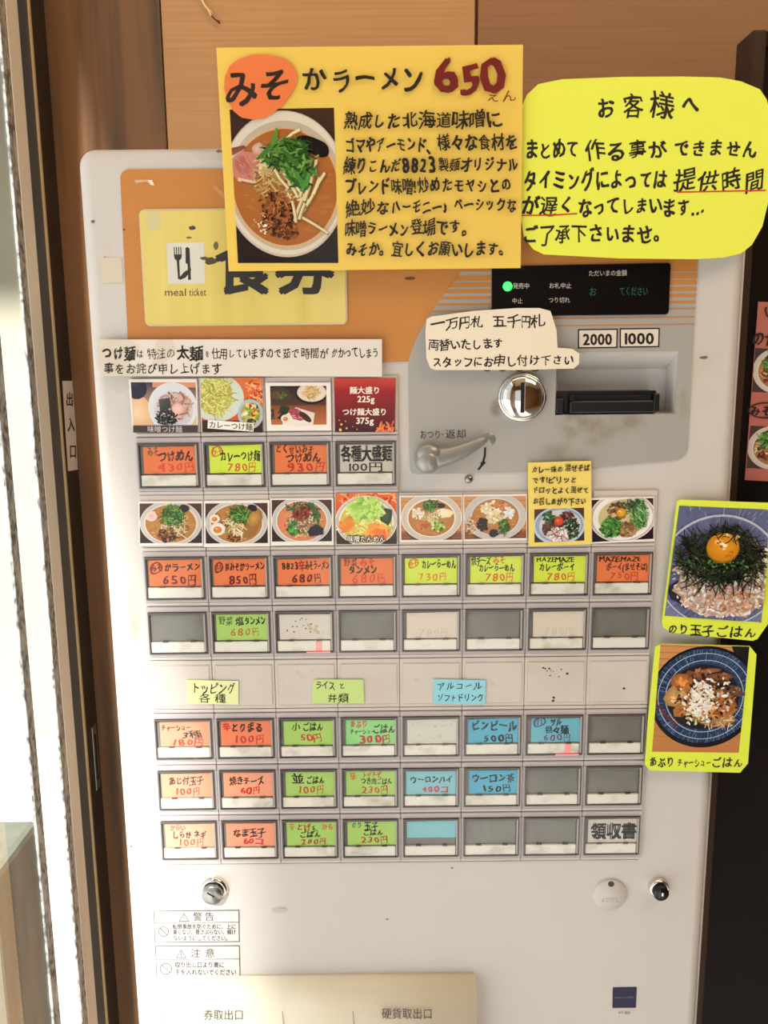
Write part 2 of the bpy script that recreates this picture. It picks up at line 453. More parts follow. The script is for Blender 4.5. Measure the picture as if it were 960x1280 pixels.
# ================================================================== SETTING
YB = .36                                    # back wall
pL = hit_y(91, 487, YB); XL = pL.x          # inner face of the left (door) wall
xs1 = hit_y(200.5, 0, YB).x                 # joint between brown post and beige wall
xs2 = hit_y(597, 20, YB).x                  # joint between the two wall boards
struct(MB().box(XL - .6, 3, -3.5, YB + .1, -.1, 0).build('floor', 'floor_tile'))
struct(MB().box(XL - .15, 3, -2.6, YB + .1, 2.5, 2.6).build('ceiling', 'ceiling_paint'))
wb = struct(MB().box(XL - .004, 3, YB + .012, YB + .08, 0, 2.5).build('wall_back', 'wall_brown'))
o = MB().box(xs1, xs2 - .003, YB, YB + .012, 0, 2.5, bev=.0008).build('wall_panel', 'wall_beige', wb)
o = MB().box(xs2 + .0005, 1.4, YB + .001, YB + .012, 0, 2.5, bev=.0008).build('wall_panel', 'wall_brown', wb)
struct(MB().box(XL - .003, xs1 - .001, YB - .001, YB + .012, 0, 2.5, bev=.002).build('trim_1', 'post_brown'))
struct(MB().box(3, 3.1, -3.5, YB + .1, 0, 2.5).build('wall_right', 'wall_brown'))
struct(MB().box(.55, 3, -2.7, -2.6, 0, 2.5).build('wall_blocker', 'wall_brown'))  # unseen wall added to darken chrome reflections and cut daylight from the right
struct(MB().box(XL - .1, .55, -2.7, -2.6, 1.95, 2.5).build('trim_blocker', 'wall_brown'))  # unseen lintel added to keep daylight off the top of the machine
# door side: everything lies in the plane of the left wall
def yat(px, x=XL): return hit_x(px, 487, x).y
def strip(name, pa, pb, m, out=0.0, deep=.003, parent=None, z0=0, z1=2.5, bev=.001):
    x = XL + out; ya, yb = yat(pa, x), yat(pb, x)
    return MB().box(x - deep, x, min(ya, yb), max(ya, yb), z0, z1, bev=bev).build(name, m, parent)
jamb = struct(strip('trim_2', 91.5, 75.5, 'jamb_black'))
door = strip('door_1', 60, 46.5, 'aluminium'); struct(door)
strip('brush_seal', 75.3, 73.2, 'brass', out=.001, parent=door)
strip('rubber_gasket', 73, 60.2, 'rubber', out=-.001, parent=door)
strip('worn_stile', 46.3, 38, 'aluminium_worn', out=.001, parent=door)
strip('glass_pane', 38, 7, 'window_glass', out=-.0015, deep=.001, parent=door, bev=0)
strip('worn_stile', 7, -3, 'aluminium_worn', out=.001, parent=door)
strip('glass_pane', -3, -70, 'window_glass', out=-.0015, deep=.001, parent=door, bev=0)
ydoor = yat(-70)
strip('worn_stile', -70, -84, 'aluminium', parent=door)
# front part of the left wall beyond the open doorway, and door head
yopen = -1.35
lw = struct(MB().box(XL - .1, XL, -3.5, yopen, 0, 2.5).build('wall_left', 'wall_brown'))
struct(MB().box(XL - .1, XL, yopen, yat(-84), 2.15, 2.5).build('trim_3', 'aluminium'))
struct(MB().box(XL - .045, XL - .04, yat(-84), YB, 2.46, 2.5).build('trim_4', 'aluminium'))
# strike plate in the black jamb
sp = [hit_x(*q, XL) for q in ((107, 918), (116, 914), (120, 988), (113, 990))]
zt, zb = sp[0].z, sp[2].z; y0, y1 = min(p.y for p in sp), max(p.y for p in sp)
y0, y1 = yat(82), yat(87.5)
ps = MB().box(XL, XL + .0015, min(y0, y1), max(y0, y1), zb, zt, bev=.0006).build('strike_plate', 'steel', jamb)
MB().box(XL + .0015, XL + .0018, min(y0, y1) + .005, max(y0, y1) - .005, zb + .012, zt - .012).build('latch_hole', 'dark_hole', ps)
# 出入口 sticker
P = Print(plane=XL + .0006)
P.poly([(77.7, 476.3), (92, 476), (97.3, 587), (85, 589)], (236, 232, 224))
for ch, x, y in (('出', 87, 499), ('入', 89, 530.6), ('口', 91.2, 564)):
    P.text(ch, x - 4.6, x + 4.6, y, 19, BLK, .02, hand=0)
o = P.build('exit_sticker', jamb); o['label'] = 'white upright sticker reading 出入口 on the black door jamb'
# outdoors
struct(MB().box(-9, 9, -9, 9, -.14, -.1).build('ground', 'outdoor_ground'))
ow = struct(MB().box(-7, XL - .3, 2.6, 2.8, -.1, 6).build('wall_outdoor', 'outdoor_wall'))
MB().box(-7, XL - .3, 1.45, 2.6, 2.6, 2.7).build('shade_eaves', 'shade_eaves_grey', ow)  # overhang added to shade the upper part of the outdoor wall
q = hit_x(14, 1180, XL - .16)
struct(MB().box(XL - .4, XL - .16, q.y - .035, q.y + .12, -.1, q.z + .12, bev=.01).build('trim_5', 'outdoor_grey'))

# ================================================================== TICKET MACHINE
TM = thing('ticket_machine', 'white meal ticket vending machine with rows of labelled buttons and a grey payment panel', 'ticket machine', (0, 0, 0))
XA, XB = -.2312, .2585
ZT = XZ(180, 183)[1]
def sub(o, n=None):
    return o
# body with a cut for the bill opening
rec_o = outline([(695, 440.5), (847.2, 439.2), (843.3, 517.7), (696.2, 518.8)], 0)
bm = bmesh.new()
rings = []
RE, NS = .010, 7
for y, d in [(RE * (1 - math.sin(t)), RE * (1 - math.cos(t))) for t in [math.pi / 2 * (1 - k / NS) for k in range(NS + 1)]] + [(.34, 0)]:
    pts = rrect(XA + d, XB - d, .05 + d, ZT - d, .0125 - d, 6)
    rings.append([bm.verts.new((x, y, z)) for x, z in pts])
bm.faces.new(rings[0]); bm.faces.new(rings[-1][::-1])
for p, q in zip(rings, rings[1:]):
    for k in range(len(p)):
        f = bm.faces.new((p[k], q[k], q[(k + 1) % len(p)], p[(k + 1) % len(p)])); f.smooth = True
bmesh.ops.recalc_face_normals(bm, faces=bm.faces)
bm_me = bpy.data.meshes.new('body'); bm.to_mesh(bm_me); bm.free()
body = link('body', bm_me, TM, 'machine_white')
dp = .026
rx0, rx1 = rec_o[0][0], rec_o[1][0]; rz1, rz0 = rec_o[0][1], rec_o[3][1]
inn = outline([(698, 462), (833, 460.6), (833, 516.5), (699, 518)], -dp)
ix0, ix1, iz1, iz0 = inn[0][0], inn[1][0], inn[0][1], rz0 + .001
cut = bmesh.new()
a = [cut.verts.new(p) for p in ((rx0, -.002, rz0), (rx1, -.002, rz0), (rx1, -.002, rz1), (rx0, -.002, rz1))]
b = [cut.verts.new(p) for p in ((ix0, dp, iz0), (ix1, dp, iz0), (ix1, dp, iz1), (ix0, dp, iz1))]
cut.faces.new(a); cut.faces.new(b[::-1])
for i in range(4): cut.faces.new((a[i], b[i], b[(i + 1) % 4], a[(i + 1) % 4]))
bmesh.ops.recalc_face_normals(cut, faces=cut.faces)
cme = bpy.data.meshes.new('cut'); cut.to_mesh(cme); cut.free()
co = bpy.data.objects.new('cut', cme); C.objects.link(co)
md = body.modifiers.new('b', 'BOOLEAN'); md.object = co; md.operation = 'DIFFERENCE'; md.solver = 'EXACT'
bpy.context.view_layer.update()
nm = bpy.data.meshes.new_from_object(body.evaluated_get(bpy.context.evaluated_depsgraph_get()))
body.modifiers.clear(); body.data = nm; bpy.data.objects.remove(co); nm.name = 'body'
MB().box(XB + .0006, XB + .0036, .012, .33, .06, ZT - .006, bev=.001).build('side_panel', 'machine_white', TM)
MB().box(XA + .01, XB - .01, .02, .32, 0, .05).build('plinth', 'black_plastic', TM)

# ---- operation panel (grey with orange header and stripes)
TH = .0012
pg_out = [(150.3, 224), (150.8, 219.5), (152.6, 215.6), (156, 212.9), (160.5, 211.8), (868, 207), (875, 209), (877.5, 216), (871.4, 325), (859.2, 560), (857, 568), (852, 573), (846, 575), (740, 584.5), (660, 590),
          (520, 593), (514, 591), (512, 586), (510.2, 452), (477, 453), (161, 453)]
hole = [(rx0, rz0), (rx1, rz0), (rx1, rz1), (rx0, rz1)]
op = outline(pg_out, TH)
bm = bmesh.new(); al = [op, hole]; vf = []
flat = [Vector((x, z, 0)) for x, z in op], [Vector((x, z, 0)) for x, z in hole]
tess = tessellate_polygon([list(flat[0]), list(flat[1])])
vs = [bm.verts.new((x, -TH, z)) for x, z in op + hole]; vb = [bm.verts.new((x, 0, z)) for x, z in op + hole]
for t in tess: bm.faces.new([vs[i] for i in t])
n = len(op)
for i in range(n): bm.faces.new((vs[i], vb[i], vb[(i + 1) % n], vs[(i + 1) % n]))
for i in range(4): bm.faces.new((vs[n + i], vb[n + i], vb[n + (i + 1) % 4], vs[n + (i + 1) % 4]))
bmesh.ops.recalc_face_normals(bm, faces=bm.faces)
me = bpy.data.meshes.new('operation_panel'); bm.to_mesh(me); bm.free()
panel = link('operation_panel', me, TM, 'panel_grey'); panel['label'] = 'grey payment panel with an orange striped header'
# the recess lining in a paler grey
OR = (214, 132, 52)
o_in = outline([(150.3, 224), (150.8, 219.5), (152.6, 215.6), (156, 212.9), (160.5, 211.8), (868, 207), (875, 209), (877.5, 216), (871.4, 325), (870.8, 339.5), (576.8, 339.5), (562, 357.8), (547, 378.5), (534.4, 397), (519.5, 425), (511.5, 446), (510.4, 452), (477, 453), (161, 453)], TH + .0002)
MB().prism(o_in, -TH - .0002, -TH).build('orange_header', 'panel_orange', panel)
mb = MB()
for i in range(6):                          # grey shows between orange stripes
    yl = 344.5 + 8.4 * i + .35 * i; th = 7.2 - 1.1 * i
    xl = {0: 572, 1: 565, 2: 559, 3: 553, 4: 547, 5: 541}[i]
    mb.prism(outline([(xl, yl), (871.2 - .42 * i, yl - 3.6), (871.2 - .42 * i, yl - 3.6 + th), (xl - .75 * th, yl + th)], TH + .0002), -TH - .0002, -TH)
for y in (399, 408): mb.prism(outline([(600, y), (868, y - 3.6), (868, y - 2.2), (600, y + 1.4)], TH + .0002), -TH - .0002, -TH)
mb.build('orange_stripes', 'panel_orange', panel)
# header sign window
hs = outline([(176, 264), (434, 263), (432.5, 405), (184, 406)], TH)
hx0, hx1, hz0, hz1 = -.1855, hs[2][0], hs[3][1], hs[0][1]
hx0 = (hs[0][0] + hs[3][0]) / 2
sign = MB().prism(rrect(hx0 - .0012, hx1 + .0012, hz0 - .0012, hz1 + .0012, .004), -TH - .0012, -TH + .0004, bev=.0005).build('header_sign', 'sign_rim', panel)
sign['label'] = 'pale yellow window sign reading 食券 meal ticket'
HS = TH + .0016
MB().prism(rrect(hx0, hx1, hz0, hz1, .003), -HS, -TH - .0012).build('yellow_window', 'sign_yellow', sign)
# ---- print on header
P = Print(HS + .0001)
P.poly([(208, 303.5), (255, 303), (256.5, 354.5), (210, 355)], (214, 214, 202))
K = (48, 46, 44)
for k in range(4): P.line([(217.8 + 2.7 * k, 309), (218.2 + 2.7 * k, 319)], 1.3, K)
P.poly([(217.2, 318), (227.4, 318), (226.8, 323), (223.8, 326), (220.8, 326), (218, 323)], K)
P.poly([(220.8, 325), (224, 325), (225.2, 349), (222.6, 349)], K)
P.poly([(231.8, 310), (234, 308.6), (237, 310.5), (238.8, 349.5), (235.2, 350), (234.4, 330), (232, 329)], K)
P.poly([(224, 347), (230, 340), (238.5, 335), (239, 338), (232, 347), (225, 350)], K)
P.text('meal', 205.5, 233, 364.6, 13.5, (70, 66, 52), 0, hand=0); P.text('ticket', 236, 258, 364.6, 13.5, (70, 66, 52), 0, hand=0)
P.text('食券', 268, 418, 333, 74, K, .03, hand=0)
P.blob(240, 285, 5, 2.6, (70, 62, 44)); P.blob(236, 297, 3.5, 1.4, (120, 108, 70)); P.blob(270, 307, 3, 5, (110, 100, 66)); P.blob(263, 326, 8, 4.5, (78, 70, 50)); P.blob(255, 323, 5, 2, (90, 82, 60))
P.blob(192, 276, 10, 13, (208, 200, 150), 16, .06)
P.build('sign_print', sign)
# stains of old tape on the orange film and body
P = Print(TH + .0004)
P.poly([(168, 225), (186, 224.5), (193, 229), (190, 231), (182, 227), (170, 229)], (206, 178, 140)); P.poly([(185, 225), (190, 225), (193, 232), (188, 231)], (236, 226, 210))
P.blob(512, 348, 8, 2, (110, 74, 40)); P.blob(155, 287, 1.4, 1, (60, 40, 20)); P.poly([(265, 232), (270, 232), (282, 244), (280, 250)], (200, 150, 96))
P.build('tape_remains', panel)['kind'] = 'stuff'
P = Print(.0003)
for x, y, a, b in ((116, 277, 3, 2), (274, 189, 4, 2), (131, 323, 2, 2), (138, 328, 1.2, 1), (164, 1058, 2, 1), (880, 447, 5, 2), (565, 1085, 2, 1), (484, 1149, 1.6, 1)): P.blob(x, y, a, b, (110, 104, 90))
P.poly([(125, 322), (152, 322), (154, 353), (127, 354)], (208, 200, 180))
P.poly([(339, 1136), (358, 1136), (357, 1140.5), (341, 1140)], (196, 190, 174))
P.build('scuff_marks', TM)['kind'] = 'stuff'

# ---- display
dz = TH + .002
dsp = outline([(615, 333), (835, 328.6), (838, 330), (838.6, 333), (836.4, 389), (835, 392), (832, 393), (614.6, 395.5)], dz)
disp = MB().prism(dsp, -dz, -TH, bev=.0006).build('status_display', 'display_black', panel)
P = Print(dz + .0001)
W1 = (206, 200, 190)
P.text('発売中', 641, 662, 357.3, 8, W1, 0, hand=0); P.text('中止', 640, 653.5, 376, 7.6, W1, 0, hand=0)
P.text('お札中止', 686, 714.5, 357, 7.6, W1, 0, hand=0); P.text('つり切れ', 685.5, 712.5, 375, 7.8, W1, 0, hand=0)
P.text('ただいまの金額', 735.5, 783.8, 341.6, 8, W1, 0, hand=0, slope=-.6)
P.build('display_lettering', disp)
P = Print(dz + .0001)
P.text('お', 736, 746, 364.5, 12, (28, 84, 74), 0, hand=0); P.text('てください', 774, 810.5, 364, 12, (28, 84, 74), 0, hand=0)
P.build('glowing_digits', disp, 'print_glow')
cx, cz = XZ(634.5, 358, dz)
MB().lathe((cx, cz), [(.0034, -dz), (.0032, -dz - .0009), (.0016, -dz - .0016), (0, -dz - .0018)], 20).build('green_lamp', 'led_green', disp)
# ---- 2000 / 1000 plates
for x0, x1, y, t in ((722.4, 772.3, 423, '2000'), (774.6, 824.8, 422, '1000')):
    P = Print(TH + .0003)
    P.poly([(x0, y - 11.6), (x1, y - 12.2), (x1 - .6, y + 12), (x0, y + 12.6)], (26, 22, 20))
    P.poly([(x0 + 1.6, y - 10), (x1 - 1.6, y - 10.6), (x1 - 2.2, y + 10.4), (x0 + 1.6, y + 11)], (222, 214, 200))
    P.text(t, x0 + 6, x1 - 7, y + .8, 19.5, (24, 22, 22), .03, hand=0, slope=-.4)
    o = P.build('note_value_plate', panel); o['label'] = 'framed plate reading ' + t
P = Print(TH + .0003)
P.text('おつり', 524.5, 551.5, 543, 12, (34, 32, 32), .0, hand=0); P.text('・', 550, 556.5, 543, 11, (34, 32, 32), .0, hand=0); P.text('返却', 556.5, 583, 542.4, 12, (34, 32, 32), .0, hand=0)
P.line([(606.4, 560), (606, 570), (603, 580), (599, 586)], 2.6, (24, 22, 22)); P.line([(598, 586.5), (606, 578)], 2.4, (24, 22, 22)); P.line([(606, 578.5), (601.5, 579)], 2.4, (24, 22, 22))
for x in (608.8, 628, 649, 668.5): P.ring(x, 455, 8, 8.5, 1.5, (40, 36, 34))
P.build('panel_print', panel)['kind'] = 'stuff'
# ---- bill slot
bs = MB()
def P3(px, py, y): p = hit_y(px, py, y); return p.x, p.z
x0, z1 = P3(698, 488, -.001); x1, _ = P3(824, 488, -.001)
zlow = rz0 + .001
bs.box(rx0 + .001, x1, .006, dp, zlow, z1 - .001)                 # mouth block
bill = bs.build('bill_slot', 'black_plastic', TM); bill['label'] = 'black bill slot in a sloping recess'
mb = MB()
xm0, xm1 = P3(712, 500, 0)[0], P3(822, 500, 0)[0]; zr = P3(712, 501, 0)[1]
mb.box(xm0, xm1, -.0005, .008, zlow, zr, bev=.0012); mb.box(xm0, xm0 + .003, -.001, .02, zr, z1 - .004); mb.box(xm1 - .0035, xm1 + .001, -.002, .02, zlow + .001, z1 - .003, bev=.0008)
mb.box(rx0 + .001, xm0 - .004, -.0002, .02, zlow, zr + .002, bev=.001)
mb.build('slot_lip', 'black_plastic', bill)
MB().box(xm0 + .003, xm1 - .004, .003, .0061, zr - .001, z1 - .004).build('slot_opening', 'dark_hole', bill)
# ---- coin slot
cx, cz = XZ(652.6, 496.6, .004); R = .0184
prof = [(R, 0), (R, -.004), (R * .985, -.0056), (R * .93, -.0064), (R * .89, -.0062), (R * .86, -.0062)] + [(R * .86 * math.cos(t), -.0062 - .0052 * math.sin(t)) for t in [math.pi / 2 * k / 10 for k in range(1, 10)]] + [(0, -.0114)]
coin = MB().lathe((cx, cz), prof, 64).build('coin_slot', 'chrome', TM); coin['label'] = 'round domed chrome coin slot'
sx = cx - .0009
MB().box(sx - .0013, sx + .0013, -.0122, -.004, cz - .0112, cz + .0112).build('slit', 'dark_hole', coin)
MB().box(sx + .0013, sx + .0018, -.0122, -.0060, cz - .0105, cz + .0105).build('slit_edge', 'chrome', coin)
# ---- return lever
pts = [(534, 574), (548, 573), (563, 569.5), (578, 564), (592, 557.5), (603, 551.5), (609, 548)]
rad = [.0088, .0078, .0066, .0055, .0044, .0034, .0022]
lev = MB(); P3s = []
for i, (x, y) in enumerate(pts):
    px_, pz_ = XZ(x, y, .012); P3s.append((px_, -.012 + .004 * (i / 6) ** 2, pz_))
lev.tube(P3s, rad, 18)
for v in lev.bm.verts: v.co.y = -.010 + (v.co.y + .010) * .8
pxy = XZ(534, 575, .006)
lev.lathe(pxy, [(.0096, 0), (.0098, -.010), (.0092, -.015), (.006, -.0185), (0, -.0195)], 32)
lever = lev.build('return_lever', 'lever_grey', TM); lever['label'] = 'grey curved coin return lever'
MB().lathe(XZ(535.5, 566.5, .012), [(.0088, -.004), (.0088, -.0155), (.008, -.0172), (.0, -.0182)], 32, sz=.75).build('pivot_cap', 'lever_grey', lever)
MB().lathe(XZ(611, 549, .0), [(.0052, -TH), (.0044, -.0016), (.002, -.0026), (0, -.0028)], 20).build('lever_rest', 'lever_grey', lever)
# screw
sc = MB().lathe(XZ(585.8, 598.8, 0), [(.0032, 0), (.0032, -.001), (.0024, -.0024), (0, -.003)], 20).build('screw', 'steel', TM)

# ---- grid of cells
PX_, PZ_ = .05, .0447
rowz = {'photoA': .0887 + PZ_, 'A': .0887, 'photoB': .0887 - PZ_, 'B': .0, 'C': -PZ_, 'D': -2 * PZ_, 'E': -3 * PZ_, 'F': -4 * PZ_, 'G': -5 * PZ_}
rowz['photoB'] = .0443
HB = .0030                                  # how far bezels stand out
g = .0002
mb = MB()                                   # bezel ring around the button well, local to the cell's upper left corner
wx0, wx1, wz0, wz1 = .0019, .0481, -.0387, -.0046
ch = .0414
mb.box(g, PX_ - g, -HB, 0, wz1, -g, 0, bev=.0005, seg=1); mb.box(g, PX_ - g, -HB, 0, -ch, wz0, 0, bev=.0005, seg=1)
mb.box(g, wx0, -HB, 0, wz0, wz1, 0); mb.box(wx1, PX_ - g, -HB, 0, wz0, wz1, 0)
ME_bezel = mb.mesh('button_bezel'); ME_bezel.materials.append(M['bezel'])
mb = MB()                                   # the button: dark frame, side walls and grey face
hb = HB + .0016
mb.box(wx0, wx1, -.0012, -.0002, wz0, wz1, 0)
fw = .0011
mb.box(wx0, wx0 + fw, -hb, -.0012, wz0, wz1, 0); mb.box(wx1 - .0013, wx1, -hb + .0006, -.0012, wz0, wz1, 0)
mb.box(wx0 + fw, wx1 - fw, -hb, -.0012, wz1 - .0013, wz1, 0); mb.box(wx0 + fw, wx1 - fw, -hb, -.0012, wz0, wz0 + .0009, 0)
mb.box(wx1 - .0025, wx1 - .0013, -hb - .0003, -.0012, wz0 + .002, wz1 - .001, 1)
zsplit = -.0281
mb.box(wx0 + fw + .0004, wx1 - .0030, -.0024, -.0012, zsplit, wz1 - .0016, 2)
for u in (.0125, .0345): mb.box(u, u + .0042, -.0046, -.0012, zsplit - .0006, zsplit + .0002, 0)
ME_button = mb.mesh('ticket_button')
for q in ('button_frame', 'button_side', 'button_grey'): ME_button.materials.append(M[q])
mb = MB(); mb.box(wx0 + fw + .0003, wx1 - .0028, -.0040, -.0012, wz0 + .0013, zsplit - .0008, bev=.0003, seg=1)
ME_strip = mb.mesh('indicator_strip'); ME_strip.materials.append(M['strip_white'])
mb = MB(); mb.box(wx0 + fw + .0002, wx1 - .0026, -.0050, -.0044, wz0 + .001, wz1 - .0014, bev=.0002, seg=1)
ME_cap = mb.mesh('clear_cap'); ME_cap.materials.append(M['clear_acrylic'])
mb = MB(); mb.box(g, PX_ - g, -.0022, 0, -PZ_ + .0004, -ch - .0002, bev=.0004, seg=1)
ME_rail = mb.mesh('lower_rail'); ME_rail.materials.append(M['plate'])
mb = MB(); mb.box(g, PX_ - g, -.0024, 0, -.0410, -g, bev=.0004, seg=1); mb.box(.0024, PX_ - .0022, -.0029, -.0024, -.0382, -.0040, bev=.0005, seg=1)
ME_plate = mb.mesh('blank_plate'); ME_plate.materials.append(M['plate'])

ORC, YLC, GRC, SAC, BLC, CYC, WHC = (243, 132, 78), (222, 246, 84), (176, 220, 116), (252, 172, 140), (92, 188, 226), (140, 208, 224), (226, 222, 214)
GRD, LG = (150, 226, 140), (178, 172, 160)
